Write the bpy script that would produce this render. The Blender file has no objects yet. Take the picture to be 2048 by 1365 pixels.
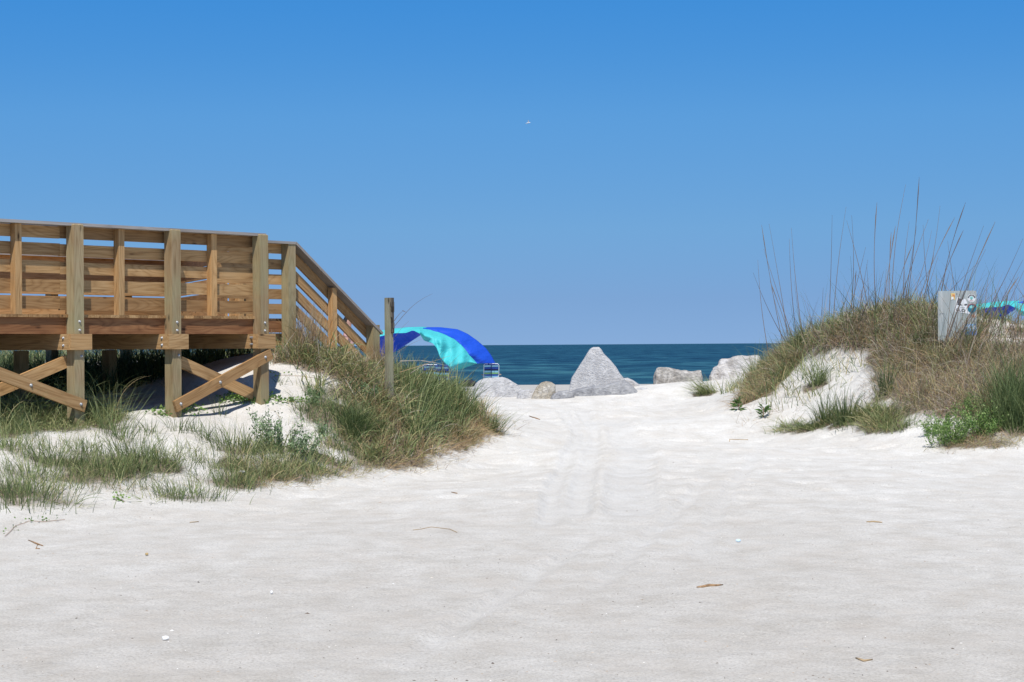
import bpy, math, random
import numpy as np
from mathutils import Vector, Matrix, Euler

random.seed(7)
rng = np.random.default_rng(11)
S = bpy.context.scene
COL = S.collection

# ------------------------------------------------------------------ camera
F = 3900.0                       # focal length in pixels of a 2048 px wide frame
EYE = 1.6
cd = bpy.data.cameras.new('camera')
cd.sensor_width = 36.0
cd.lens = 36.0 * F / 2048.0
cd.clip_start = 0.1
cd.clip_end = 60000
cam = bpy.data.objects.new('camera', cd)
COL.objects.link(cam)
S.camera = cam
RCAM = (Matrix.Rotation(math.radians(90) + math.atan(7.6 / F), 4, 'X') @ Matrix.Rotation(-0.0067, 4, 'Z'))
cam.matrix_world = Matrix.Translation((0, 0, EYE)) @ RCAM
R3 = np.array(RCAM.to_3x3())


def ray(px, py):
    px = np.asarray(px, float); py = np.asarray(py, float)
    v = np.stack([(px - 1024) / F, (682.5 - py) / F, -np.ones_like(px)], -1)
    return v @ R3.T


def at(px, py, d):
    r = ray(px, py)
    k = np.asarray(d, float) / r[..., 1]
    p = r * k[..., None]
    p[..., 2] += EYE
    return p


# ------------------------------------------------------------------ light
ELEV, AZ = 60.0, 2.0             # sun straight behind the camera, a touch to the left
w = bpy.data.worlds.new('World'); S.world = w; w.use_nodes = True
nt = w.node_tree; nt.nodes.clear()
sky = nt.nodes.new('ShaderNodeTexSky'); sky.sky_type = 'NISHITA'; sky.sun_disc = False
sky.sun_elevation = math.radians(ELEV)
sky.sun_rotation = math.radians(180 + AZ)
sky.altitude = 0; sky.air_density = 1.0; sky.dust_density = 0.0; sky.ozone_density = 4.0
# the sky is read a little above the true elevation: clean sea air without the pale horizon glow
tcw = nt.nodes.new('ShaderNodeTexCoord')
def vm(op, a_, b_):
    n = nt.nodes.new('ShaderNodeVectorMath'); n.operation = op
    nt.links.new(a_, n.inputs[0]); n.inputs[1].default_value = b_; return n.outputs[0]
v_ = vm('ADD', vm('MULTIPLY', tcw.outputs['Generated'], (1, 1, 1.9)), (0, 0, .16))
nz_ = nt.nodes.new('ShaderNodeVectorMath'); nz_.operation = 'NORMALIZE'; nt.links.new(v_, nz_.inputs[0]); nt.links.new(nz_.outputs[0], sky.inputs[0])
sz_ = nt.nodes.new('ShaderNodeSeparateXYZ'); nt.links.new(tcw.outputs['Generated'], sz_.inputs[0])
rp = nt.nodes.new('ShaderNodeValToRGB'); nt.links.new(sz_.outputs[2], rp.inputs[0])
SKY = [(0.0, (.44, .46, .52)), (.023, (.457, .504, .557)), (.059, (.482, .65, .685)), (.115, (.424, .758, .87)),
       (.146, (.33, .751, .94)), (.172, (.27, .751, .997)), (.40, (.24, .48, .62)), (1.0, (.2, .34, .42))]
while len(rp.color_ramp.elements) < len(SKY): rp.color_ramp.elements.new(.5)
for el, (p_, c_) in zip(rp.color_ramp.elements, SKY): el.position = p_; el.color = (*c_, 1)
mx = nt.nodes.new('ShaderNodeMix'); mx.data_type = 'RGBA'; mx.blend_type = 'MULTIPLY'; mx.inputs[0].default_value = 1.0
bg = nt.nodes.new('ShaderNodeBackground'); bg.inputs[1].default_value = 0.15
ow = nt.nodes.new('ShaderNodeOutputWorld')
nt.links.new(sky.outputs[0], mx.inputs[6]); nt.links.new(rp.outputs[0], mx.inputs[7]); sc_ = vm('MULTIPLY', mx.outputs[2], (1.32, 1.32, 1.32)); nt.links.new(sc_, bg.inputs[0])
nt.links.new(bg.outputs[0], ow.inputs[0])
sd = bpy.data.lights.new('sun', 'SUN'); sd.energy = 5.0; sd.angle = math.radians(0.53)
sd.color = (1.0, 0.965, 0.91)
so = bpy.data.objects.new('sun', sd); COL.objects.link(so)
a, e = math.radians(AZ), math.radians(ELEV)
to_sun = Vector((-math.sin(a) * math.cos(e), -math.cos(a) * math.cos(e), math.sin(e)))
so.rotation_euler = to_sun.to_track_quat('Z', 'Y').to_euler()
so.location = (0, 0, 30)
S.view_settings.view_transform = 'Standard'
S.view_settings.look = 'None'
S.view_settings.exposure = 0.0
S.view_settings.gamma = 1.0


# ------------------------------------------------------------------ helpers
def tag(o, label=None, cat=None, group=None, kind=None):
    if label: o['label'] = label
    if cat: o['category'] = cat
    if group: o['group'] = group
    if kind: o['kind'] = kind
    return o


def link(name, data, parent=None):
    o = bpy.data.objects.new(name, data); COL.objects.link(o)
    if parent is not None: o.parent = parent
    return o


def empty(name, loc, label, cat, group=None):
    o = link(name, None); o.location = loc; o.empty_display_size = 0.2
    return tag(o, label, cat, group)


def local(o, parent):
    """mesh verts were given in world space: move them into the parent's space"""
    loc = parent.location.copy()
    if parent.parent: loc += parent.parent.location
    o.data.transform(Matrix.Translation(-loc))


class MB:
    def __init__(s): s.v = []; s.f = []; s.w = []; s.r = []; s.m = []

    def box(s, c, ax, ay, az, hx, hy, hz, rnd=None, mi=0, ch=0.0):
        c = Vector(c); ax = Vector(ax).normalized(); ay = Vector(ay).normalized(); az = Vector(az).normalized()
        if rnd is None: rnd = random.random()
        n = len(s.v); o = random.uniform(0, 40)
        for sx in (-1, 1):
            for sy in (-1, 1):
                for sz in (-1, 1):
                    s.v.append(c + ax * hx * sx + ay * hy * sy + az * hz * sz)
                    s.w.append((hx * sx + o, hy * sy + o * .37, hz * sz + o * .71)); s.r.append(rnd)
        q = [(0, 1, 3, 2), (4, 6, 7, 5), (0, 4, 5, 1), (2, 3, 7, 6), (0, 2, 6, 4), (1, 5, 7, 3)]
        if ax.cross(ay).dot(az) < 0: q = [t[::-1] for t in q]
        for t in q: s.f.append(tuple(n + i for i in t)); s.m.append(mi)
        return s

    def plank(s, a, b, wd, wdir, th, rnd=None, mi=0):
        """board from a to b, wd wide along wdir, th thick across"""
        a = Vector(a); b = Vector(b); d = (b - a); L = d.length; d.normalize()
        wdir = Vector(wdir); wdir = (wdir - d * wdir.dot(d)).normalized(); t = d.cross(wdir)
        return s.box((a + b) / 2, d, wdir, t, L / 2, wd / 2, th / 2, rnd, mi)

    def tube(s, pts, r, n=8, rnd=.5, mi=0, cap=True):
        pts = [Vector(p) for p in pts]
        rr = r if isinstance(r, (list, tuple)) else [r] * len(pts)
        b0 = len(s.v); up = Vector((0, 0, 1)); L = 0
        for i, p in enumerate(pts):
            d = (pts[min(i + 1, len(pts) - 1)] - pts[max(i - 1, 0)]).normalized()
            x = d.cross(up)
            if x.length < .05: x = d.cross(Vector((1, 0, 0)))
            x.normalize(); y = d.cross(x)
            if i: L += (p - pts[i - 1]).length
            for k in range(n):
                a_ = 2 * math.pi * k / n
                s.v.append(p + (x * math.cos(a_) + y * math.sin(a_)) * rr[i])
                s.w.append((L, math.cos(a_) * rr[i], math.sin(a_) * rr[i])); s.r.append(rnd)
        for i in range(len(pts) - 1):
            for k in range(n):
                k2 = (k + 1) % n
                s.f.append((b0 + i * n + k, b0 + i * n + k2, b0 + (i + 1) * n + k2, b0 + (i + 1) * n + k)); s.m.append(mi)
        if cap:
            s.f.append(tuple(b0 + k for k in range(n))[::-1]); s.m.append(mi)
            e0 = b0 + (len(pts) - 1) * n
            s.f.append(tuple(e0 + k for k in range(n))); s.m.append(mi)
        return s

    def poly(s, pts, rnd=.5, mi=0):
        n = len(s.v)
        for p in pts: s.v.append(Vector(p)); s.w.append(tuple(p)); s.r.append(rnd)
        s.f.append(tuple(range(n, n + len(pts)))); s.m.append(mi)
        return s

    def build(s, name, mats, parent=None, smooth=False):
        me = bpy.data.meshes.new(name)
        me.from_pydata([tuple(v) for v in s.v], [], s.f)
        if not isinstance(mats, (list, tuple)): mats = [mats]
        for m in mats: me.materials.append(m)
        me.polygons.foreach_set('material_index', s.m)
        if smooth: me.polygons.foreach_set('use_smooth', [True] * len(me.polygons))
        at_ = me.attributes.new('wco', 'FLOAT_VECTOR', 'POINT'); at_.data.foreach_set('vector', np.array(s.w, 'f').ravel())
        ar = me.attributes.new('rnd', 'FLOAT', 'POINT'); ar.data.foreach_set('value', np.array(s.r, 'f'))
        me.validate(); me.update()
        o = link(name, me, parent)
        if parent is not None: local(o, parent)
        return o


def np_mesh(name, V, Q, mat, attrs=None, smooth=True, parent=None):
    """V (n,3), Q (m,4 or 3) numpy arrays -> mesh object"""
    me = bpy.data.meshes.new(name)
    V = np.ascontiguousarray(V, 'f'); Q = np.ascontiguousarray(Q, 'i'); k = Q.shape[1]
    me.vertices.add(len(V)); me.vertices.foreach_set('co', V.ravel())
    me.loops.add(Q.size); me.loops.foreach_set('vertex_index', Q.ravel())
    me.polygons.add(len(Q)); me.polygons.foreach_set('loop_start', np.arange(0, Q.size, k, dtype='i'))
    me.polygons.foreach_set('loop_total', np.full(len(Q), k, 'i'))
    if smooth: me.polygons.foreach_set('use_smooth', np.ones(len(Q), bool))
    for n_, arr in (attrs or {}).items():
        a_ = me.attributes.new(n_, 'FLOAT', 'POINT'); a_.data.foreach_set('value', np.ascontiguousarray(arr, 'f'))
    me.materials.append(mat); me.update(calc_edges=True)
    o = link(name, me, parent)
    if parent is not None: local(o, parent)
    return o


# ------------------------------------------------------------------ materials
def newmat(name):
    m = bpy.data.materials.new(name); m.use_nodes = True
    t = m.node_tree; b = t.nodes['Principled BSDF']
    return m, t, b


def N(t, kind, **kw):
    n = t.nodes.new(kind)
    for k, v in kw.items():
        if k in n.inputs.keys(): n.inputs[k].default_value = v
        else: setattr(n, k, v)
    return n


def ramp(t, fac, stops, interp='LINEAR'):
    r = t.nodes.new('ShaderNodeValToRGB'); r.color_ramp.interpolation = interp
    while len(r.color_ramp.elements) < len(stops): r.color_ramp.elements.new(0.5)
    for el, (p, c) in zip(r.color_ramp.elements, stops):
        el.position = p; el.color = (c[0], c[1], c[2], 1) if not isinstance(c, (int, float)) else (c, c, c, 1)
    t.links.new(fac, r.inputs[0]); return r


def mixc(t, fac, a_, b_, mode='MIX'):
    m = t.nodes.new('ShaderNodeMix'); m.data_type = 'RGBA'; m.blend_type = mode
    for sock, v in ((m.inputs[0], fac), (m.inputs[6], a_), (m.inputs[7], b_)):
        if hasattr(v, 'is_output'): t.links.new(v, sock)
        elif isinstance(v, (int, float)): sock.default_value = v
        else: sock.default_value = (v[0], v[1], v[2], 1)
    return m.outputs[2]


def simple(name, col, rough=.6, metal=0.0, noise=0.0, scale=30):
    m, t, b = newmat(name)
    b.inputs['Roughness'].default_value = rough; b.inputs['Metallic'].default_value = metal
    if noise:
        tc = N(t, 'ShaderNodeTexCoord'); nz = N(t, 'ShaderNodeTexNoise', Scale=scale, Detail=4.0)
        t.links.new(tc.outputs['Object'], nz.inputs['Vector'])
        r = ramp(t, nz.outputs['Fac'], [(.3, [c * (1 - noise) for c in col]), (.7, [min(1, c * (1 + noise)) for c in col])])
        t.links.new(r.outputs[0], b.inputs['Base Color'])
    else: b.inputs['Base Color'].default_value = (*col, 1)
    return m


def wood(name, dark, mid, light, green=0.0, rough=.75):
    m, t, b = newmat(name)
    at_ = N(t, 'ShaderNodeAttribute', attribute_name='wco'); rn = N(t, 'ShaderNodeAttribute', attribute_name='rnd')
    mp = N(t, 'ShaderNodeMapping'); mp.inputs['Scale'].default_value = (1.6, 38, 38)
    t.links.new(at_.outputs['Vector'], mp.inputs['Vector'])
    n1 = N(t, 'ShaderNodeTexNoise', Scale=1.0, Detail=5.0, Roughness=.6, Distortion=.8); t.links.new(mp.outputs[0], n1.inputs['Vector'])
    # cathedral rings: bands of a stretched, distorted coordinate
    mp2 = N(t, 'ShaderNodeMapping'); mp2.inputs['Scale'].default_value = (1.3, 9, 9)
    t.links.new(at_.outputs['Vector'], mp2.inputs['Vector'])
    n2 = N(t, 'ShaderNodeTexNoise', Scale=.55, Detail=1.0, Distortion=.3); t.links.new(mp2.outputs[0], n2.inputs['Vector'])
    ml = N(t, 'ShaderNodeMath', operation='MULTIPLY'); t.links.new(n2.outputs['Fac'], ml.inputs[0]); ml.inputs[1].default_value = 26
    fr = N(t, 'ShaderNodeMath', operation='PINGPONG'); t.links.new(ml.outputs[0], fr.inputs[0]); fr.inputs[1].default_value = 1.0
    c1 = ramp(t, n1.outputs['Fac'], [(.25, dark), (.5, mid), (.75, light)])
    c2 = mixc(t, .34, c1.outputs[0], ramp(t, fr.outputs[0], [(0, dark), (.35, mid), (1, light)]).outputs[0])
    # knots
    mp3 = N(t, 'ShaderNodeMapping'); mp3.inputs['Scale'].default_value = (1.5, 4.5, 4.5)
    t.links.new(at_.outputs['Vector'], mp3.inputs['Vector'])
    vo = N(t, 'ShaderNodeTexVoronoi', Scale=1.3); t.links.new(mp3.outputs[0], vo.inputs['Vector'])
    kn = ramp(t, vo.outputs['Distance'], [(.03, 1.0), (.12, 0.0)])
    c3 = mixc(t, kn.outputs[0], c2, [c * .35 for c in dark])
    # board to board tone
    tone = ramp(t, rn.outputs['Fac'], [(0, (.55, .50, .45)), (.35, (.80, .74, .67)), (.7, (.96, .95, .92)), (1, (1.16, 1.08, .96))])
    c4 = mixc(t, 1.0, c3, tone.outputs[0], 'MULTIPLY')
    if green:
        n3 = N(t, 'ShaderNodeTexNoise', Scale=2.4, Detail=3.0); t.links.new(at_.outputs['Vector'], n3.inputs['Vector'])
        g = ramp(t, n3.outputs['Fac'], [(.35, 0.0), (.65, green)])
        c4 = mixc(t, g.outputs[0], c4, (.33, .34, .19))
    t.links.new(c4, b.inputs['Base Color']); b.inputs['Roughness'].default_value = rough
    b.inputs['Specular IOR Level'].default_value = .25
    bp = N(t, 'ShaderNodeBump', Strength=.35, Distance=.004); t.links.new(n1.outputs['Fac'], bp.inputs['Height'])
    t.links.new(bp.outputs[0], b.inputs['Normal'])
    return m


M_RAIL = wood('warm_pine', (.20, .105, .042), (.435, .265, .12), (.56, .375, .195))
M_POST = wood('treated_post_pine', (.18, .12, .06), (.345, .25, .14), (.46, .365, .235), green=.45)
M_RIM = wood('red_brown_pine', (.13, .05, .02), (.29, .135, .06), (.42, .22, .10))
M_CAP = wood('grey_cap_board', (.26, .24, .23), (.36, .34, .33), (.46, .44, .43))
M_OLD = wood('weathered_driftwood_grey', (.10, .085, .06), (.25, .225, .17), (.38, .36, .31), green=.6)
M_OLD_DARK = wood('rotten_dark_wood', (.015, .012, .01), (.055, .045, .035), (.30, .27, .23))
M_BOLT = simple('galvanised_steel', (.45, .46, .47), .5, .6)

# sand
M_SAND, t, b = newmat('pale_sand')
tc = N(t, 'ShaderNodeNewGeometry')
def noise_at(t, vec, sc, scale, detail=4, rough=.55):
    mp = N(t, 'ShaderNodeMapping'); mp.inputs['Scale'].default_value = sc
    t.links.new(vec, mp.inputs['Vector'])
    n = N(t, 'ShaderNodeTexNoise', Scale=scale, Detail=float(detail), Roughness=rough); t.links.new(mp.outputs[0], n.inputs['Vector'])
    return n
P_ = tc.outputs['Position']
big = noise_at(t, P_, (1, .5, 1), .35, 3)
mid = noise_at(t, P_, (1, .55, 1), 3.2, 4)
fin = noise_at(t, P_, (1, 1, 1), 60, 3, .7)
c = ramp(t, big.outputs['Fac'], [(.3, (.485, .458, .412)), (.7, (.532, .511, .468))]).outputs[0]
c = mixc(t, 1.0, c, ramp(t, mid.outputs['Fac'], [(.32, (.90, .885, .87)), (.5, (.985, .98, .98)), (.68, (1.06, 1.06, 1.07))]).outputs[0], 'MULTIPLY')
c = mixc(t, 1.0, c, ramp(t, fin.outputs['Fac'], [(.25, (.66, .62, .58)), (.5, (1, 1, 1)), (.8, (1.22, 1.21, 1.2))]).outputs[0], 'MULTIPLY')
# orange-grey shelly patches
sh = noise_at(t, P_, (1, .7, 1), 1.7, 5, .7)
c = mixc(t, ramp(t, sh.outputs['Fac'], [(.47, 0.0), (.72, .5)]).outputs[0], c, (.47, .42, .36))
dist = N(t, 'ShaderNodeSeparateXYZ'); t.links.new(P_, dist.inputs[0])
dmap = N(t, 'ShaderNodeMapRange'); t.links.new(dist.outputs[1], dmap.inputs[0])
dmap.inputs[1].default_value = 11; dmap.inputs[2].default_value = 27; dmap.inputs[3].default_value = 0; dmap.inputs[4].default_value = 1
bmap = N(t, 'ShaderNodeMapRange'); t.links.new(dist.outputs[1], bmap.inputs[0]); bmap.inputs[1].default_value = 43; bmap.inputs[2].default_value = 50
c = mixc(t, bmap.outputs[0], c, mixc(t, 1.0, c, (.74, .735, .73), 'MULTIPLY'))   # packed grey beach beyond the dunes
c = mixc(t, dmap.outputs[0], c, mixc(t, 1.0, c, (1.26, 1.285, 1.315), 'MULTIPLY'))   # sand turns whiter with distance, from the yard to the dunes
vo = N(t, 'ShaderNodeTexVoronoi', Scale=26.0); t.links.new(P_, vo.inputs['Vector'])
sp = ramp(t, vo.outputs['Distance'], [(.05, 1.0), (.09, 0.0)])
rs = N(t, 'ShaderNodeSeparateColor'); t.links.new(vo.outputs['Color'], rs.inputs[0])
gate = ramp(t, rs.outputs[0], [(.86, 0.0), (.88, .75)])
mm = N(t, 'ShaderNodeMath', operation='MULTIPLY'); t.links.new(sp.outputs[0], mm.inputs[0]); t.links.new(gate.outputs[0], mm.inputs[1])
c = mixc(t, mm.outputs[0], c, ramp(t, rs.outputs[1], [(.4, (.16, .12, .09)), (.6, (.85, .84, .82))]).outputs[0])
tk_ = N(t, 'ShaderNodeAttribute', attribute_name='track')
c = mixc(t, tk_.outputs['Fac'], c, (.565, .565, .555))        # sand pressed smooth by the wheels
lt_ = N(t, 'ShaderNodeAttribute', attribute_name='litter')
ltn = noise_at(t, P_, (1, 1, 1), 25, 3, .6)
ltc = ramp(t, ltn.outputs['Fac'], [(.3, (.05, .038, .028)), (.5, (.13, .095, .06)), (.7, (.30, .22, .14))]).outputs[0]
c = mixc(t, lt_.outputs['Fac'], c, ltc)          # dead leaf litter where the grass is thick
t.links.new(c, b.inputs['Base Color'])
b.inputs['Roughness'].default_value = .95; b.inputs['Specular IOR Level'].default_value = .1
ripple = noise_at(t, P_, (1, .6, 1), 7.5, 4, .6)
ad = N(t, 'ShaderNodeMath', operation='MULTIPLY_ADD'); t.links.new(fin.outputs['Fac'], ad.inputs[0]); ad.inputs[1].default_value = .16
t.links.new(ripple.outputs['Fac'], ad.inputs[2])
bp = N(t, 'ShaderNodeBump', Strength=.9, Distance=.036); t.links.new(ad.outputs[0], bp.inputs['Height']); t.links.new(bp.outputs[0], b.inputs['Normal'])

# sea
M_SEA, t, b = newmat('sea_water')
g = N(t, 'ShaderNodeNewGeometry')
s1 = noise_at(t, g.outputs['Position'], (.16, .055, 1), 1.0, 5, .62)
s2 = noise_at(t, g.outputs['Position'], (.5, .25, 1), 1.0, 4, .6)
s3 = noise_at(t, g.outputs['Position'], (.004, .012, 1), 1.0, 3, .5)
c = ramp(t, s1.outputs['Fac'], [(.34, (.004, .028, .060)), (.5, (.010, .055, .097)), (.64, (.026, .108, .152))]).outputs[0]
c = mixc(t, 1.0, c, ramp(t, s3.outputs['Fac'], [(.3, (.85, .9, .92)), (.7, (1.12, 1.1, 1.08))]).outputs[0], 'MULTIPLY')
sx = N(t, 'ShaderNodeSeparateXYZ'); t.links.new(g.outputs['Position'], sx.inputs[0])
nr = N(t, 'ShaderNodeMapRange'); t.links.new(sx.outputs[1], nr.inputs[0]); nr.inputs[1].default_value = 150; nr.inputs[2].default_value = 420; nr.inputs[3].default_value = 1; nr.inputs[4].default_value = 0
c = mixc(t, nr.outputs[0], c, mixc(t, 1.0, c, (1.9, 1.45, 1.2), 'MULTIPLY'))
fo = noise_at(t, g.outputs['Position'], (.35, .10, 1), 1.0, 4, .7)
c = mixc(t, ramp(t, fo.outputs['Fac'], [(.715, 0.0), (.75, .6)]).outputs[0], c, (.35, .5, .55))
t.links.new(c, b.inputs['Base Color']); b.inputs['Roughness'].default_value = .5
b.inputs['Specular IOR Level'].default_value = .12
ad = N(t, 'ShaderNodeMath', operation='MULTIPLY_ADD'); t.links.new(s2.outputs['Fac'], ad.inputs[0]); ad.inputs[1].default_value = .35
t.links.new(s1.outputs['Fac'], ad.inputs[2])
bp = N(t, 'ShaderNodeBump', Strength=1.0, Distance=2.2); t.links.new(ad.outputs[0], bp.inputs['Height']); t.links.new(bp.outputs[0], b.inputs['Normal'])


def rockmat(name, a_, b_, c_, fleck=.3):
    m, t, b = newmat(name)
    g = N(t, 'ShaderNodeTexCoord'); o = g.outputs['Object']
    n1 = noise_at(t, o, (1, 1, 1), 3.5, 6, .65); n2 = noise_at(t, o, (1, 1, 1.6), 14, 5, .7)
    c = ramp(t, n1.outputs['Fac'], [(.3, a_), (.5, b_), (.7, c_)]).outputs[0]
    c = mixc(t, 1.0, c, ramp(t, n2.outputs['Fac'], [(.3, 1 - fleck), (.55, 1.0), (.75, 1 + fleck * .7)]).outputs[0], 'MULTIPLY')
    t.links.new(c, b.inputs['Base Color']); b.inputs['Roughness'].default_value = .9
    b.inputs['Specular IOR Level'].default_value = .15
    bp = N(t, 'ShaderNodeBump', Strength=.9, Distance=.05); t.links.new(n2.outputs['Fac'], bp.inputs['Height']); t.links.new(bp.outputs[0], b.inputs['Normal'])
    return m


M_ROCK = rockmat('pale_grey_granite', (.44, .43, .43), (.55, .54, .535), (.66, .645, .63), .2)
M_ROCKG = rockmat('mid_grey_granite', (.25, .25, .26), (.35, .35, .36), (.48, .475, .47), .3)
M_ROCKT = rockmat('tan_limestone', (.26, .20, .13), (.46, .41, .33), (.62, .59, .54), .4)
M_ROCKP = rockmat('rough_pinkish_rock', (.28, .255, .225), (.46, .43, .39), (.66, .63, .585), .55)
M_ROCKW = rockmat('cream_white_rock', (.40, .36, .32), (.60, .57, .54), (.72, .70, .68), .2)

PAL = [(0.0, (.055, .088, .033)), (.12, (.115, .165, .060)), (.28, (.21, .262, .10)), (.42, (.34, .355, .155)),
       (.54, (.42, .38, .19)), (.66, (.56, .42, .23)), (.76, (.42, .27, .15)), (.86, (.20, .14, .10)), (1.0, (.55, .48, .40))]


def bladem(name, pal, trans=.3):
    m = bpy.data.materials.new(name); m.use_nodes = True; t = m.node_tree; t.nodes.clear()
    a_ = N(t, 'ShaderNodeAttribute', attribute_name='tint')
    r = ramp(t, a_.outputs['Fac'], pal)
    d = N(t, 'ShaderNodeBsdfPrincipled', Roughness=.55); d.inputs['Specular IOR Level'].default_value = .35
    tr = N(t, 'ShaderNodeBsdfTranslucent'); mxs = N(t, 'ShaderNodeMixShader'); mxs.inputs[0].default_value = trans
    t.links.new(r.outputs[0], d.inputs['Base Color']); t.links.new(r.outputs[0], tr.inputs[0])
    t.links.new(d.outputs[0], mxs.inputs[1]); t.links.new(tr.outputs[0], mxs.inputs[2])
    o = N(t, 'ShaderNodeOutputMaterial'); t.links.new(mxs.outputs[0], o.inputs[0])
    return m


M_BLADE = bladem('grass_blades', PAL)
M_LEAF = bladem('shrub_leaves', [(0, (.06, .12, .03)), (.4, (.14, .25, .06)), (.75, (.27, .40, .11)), (1, (.46, .56, .24))], .3)
M_LEAFG = bladem('grey_green_leaves', [(0, (.07, .12, .06)), (.4, (.16, .25, .11)), (.75, (.32, .43, .22)), (1, (.55, .62, .44))], .3)
M_TWIG = bladem('dry_twigs', [(0, (.07, .055, .045)), (.5, (.17, .13, .11)), (1, (.33, .28, .24))], .05)

# ------------------------------------------------------------------ terrain
SEA_Z = -1.6
bY = np.array([-60, 0, 10, 20, 24, 27, 32, 36, 40, 44, 50, 60, 70, 90, 110, 135, 155, 175, 200, 260, 400])
bZ = np.array([0, 0, 0, 0, .05, .14, .29, .38, .44, .43, .33, .12, .02, -.28, -.68, -1.18, -1.60, -2.0, -2.6, -4, -6])


def base(Y): return np.interp(Y, bY, bZ)


ctl = [
    # path edge left / dune toe
    (1010, 835, 34), (1000, 815, 37), (920, 903, 27.2), (800, 938, 24.4), (640, 962, 22.6), (480, 978, 21.3), (250, 1005, 19.5), (0, 1018, 18.5), (-300, 1040, 17.6),
    (480, 905, 22.6), (250, 920, 21.2), (0, 930, 20.0), (-250, 930, 19.3),
    (480, 868, 23.8), (250, 870, 22.5), (60, 870, 21.6), (-250, 860, 20.8), (700, 900, 24.3), (820, 880, 26.5),
    (345, 822, 23.8), (150, 852, 22.4), (0, 852, 21.8), (521, 795, 25.0), (430, 805, 24.9), (640, 850, 24.6), (590, 830, 24.6),
    (640, 780, 25.8), (600, 722, 26.5), (548, 724, 26.3), (540, 760, 25.6), (572, 700, 27.0), (610, 700, 27.0), (660, 705, 26.9), (720, 715, 26.8), (778, 750, 26.3), (700, 780, 25.9),
    (780, 830, 26.2), (850, 778, 28.5), (900, 798, 30), (940, 808, 32), (900, 850, 28.5), (960, 835, 31),
    (280, 800, 25.5), (230, 770, 28), (300, 725, 32), (300, 722, 35), (100, 722, 35), (-200, 722, 35), (450, 712, 32), (100, 800, 25.0),
    (350, 738, 40), (0, 738, 40), (600, 716, 31), (740, 735, 31), (650, 745, 37), (850, 790, 36),
    # right dune
    (1870, 906, 26.3), (1760, 866, 28.5), (1550, 851, 31.2), (1480, 817, 35.8), (1400, 791, 41), (2048, 893, 26), (2300, 900, 25.5),
    (1650, 832, 30.6), (1700, 790, 31.5), (1680, 742, 32.8), (1600, 770, 33), (1620, 720, 34.4), (1500, 772, 37.3), (1540, 722, 37.2),
    (1700, 640, 34), (1800, 622, 33), (1900, 628, 32), (2048, 668, 31), (2200, 660, 31), (1580, 690, 36.5), (1640, 662, 35),
    (1850, 780, 29), (1850, 700, 31), (1950, 800, 28), (1950, 700, 30), (2048, 785, 28), (2200, 780, 28), (1760, 810, 29.8), (1750, 690, 33),
    (1385, 764, 41.6), (1350, 774, 41.4), (1325, 786, 41), (1400, 764, 42), (1460, 768, 42), (1450, 790, 39),
    (1600, 720, 42), (1800, 700, 40), (2048, 710, 38),
]
CP = np.array([at(x, y, d) for x, y, d in ctl])
res = CP[:, 2] - base(CP[:, 1])
anch = []
for Y in (6, 10, 14):
    for X in (-7, -3.5, 0, 3.5, 7): anch.append((X, Y))
for X, Y in ((1.0, 17), (3, 17), (-2, 17), (-4, 16), (5, 17.5), (0, 20), (2.5, 20), (4.3, 21), (.5, 23.5), (2, 23.5), (3.8, 24), (-1, 21.5), (.3, 27), (1.8, 27), (3.2, 27.5), (4.8, 24.5),
             (.4, 32), (1.6, 32), (2.8, 32), (.1, 36), (1.2, 36), (2.6, 36), (0, 40), (1.2, 40), (2.4, 40), (0, 44), (3, 45), (-2, 44), (5, 50), (-5, 50), (-9, 52), (9, 52), (0, 56), (-9, 62), (9, 62), (0, 66)):
    anch.append((X, Y))
anch = np.array(anch, float)
back = np.array([(x, y, z - float(base(y))) for x, y, z in ((at(1700, 600, 36.2)[0], 36.2, 1.95), (at(1800, 600, 35.2)[0], 35.2, 2.05), (at(1900, 600, 34.2)[0], 34.2, 2.0), (at(2048, 600, 33.2)[0], 33.2, 1.62),
                  (at(2200, 600, 33.2)[0], 33.2, 1.6), (at(1600, 600, 38.5)[0], 38.5, 1.5), (at(1850, 600, 37)[0], 37, 1.75), (at(600, 690, 28.5)[0], 28.5, 1.5), (at(720, 690, 28.5)[0], 28.5, 1.35))])
CX = np.vstack([CP[:, :2], anch, back[:, :2]]); CR = np.concatenate([res, np.zeros(len(anch)), back[:, 2]])


def tps(r2): return .5 * r2 * np.log(r2 + 1e-9)


n_ = len(CX)
K = tps(((CX[:, None] - CX[None]) ** 2).sum(-1)) + np.eye(n_) * .35
Pm = np.hstack([np.ones((n_, 1)), CX])
A_ = np.zeros((n_ + 3, n_ + 3)); A_[:n_, :n_] = K; A_[:n_, n_:] = Pm; A_[n_:, :n_] = Pm.T
sol = np.linalg.solve(A_, np.concatenate([CR, np.zeros(3)]))


def smoothclip(x, lo, hi): return np.clip(x, lo, hi)


def sstep(x, a_, b_):
    k = np.clip((x - a_) / (b_ - a_), 0, 1); return k * k * (3 - 2 * k)


def rbf(X, Y):
    X = smoothclip(X, -10.5, 10.5)
    out = np.empty(X.shape).ravel(); xs = X.ravel(); ys = np.clip(Y, 5, 66).ravel()
    for i in range(0, len(xs), 40000):
        q = np.stack([xs[i:i + 40000], ys[i:i + 40000]], -1)
        d2 = ((q[:, None] - CX[None]) ** 2).sum(-1)
        out[i:i + 40000] = tps(d2) @ sol[:n_] + sol[n_] + q @ sol[n_ + 1:]
    out = out.reshape(X.shape)
    return out * sstep(Y, 8, 17) * (1 - sstep(Y, 46, 60))


def lattice(seed, n=256): return np.random.default_rng(seed).random((n, n))


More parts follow.
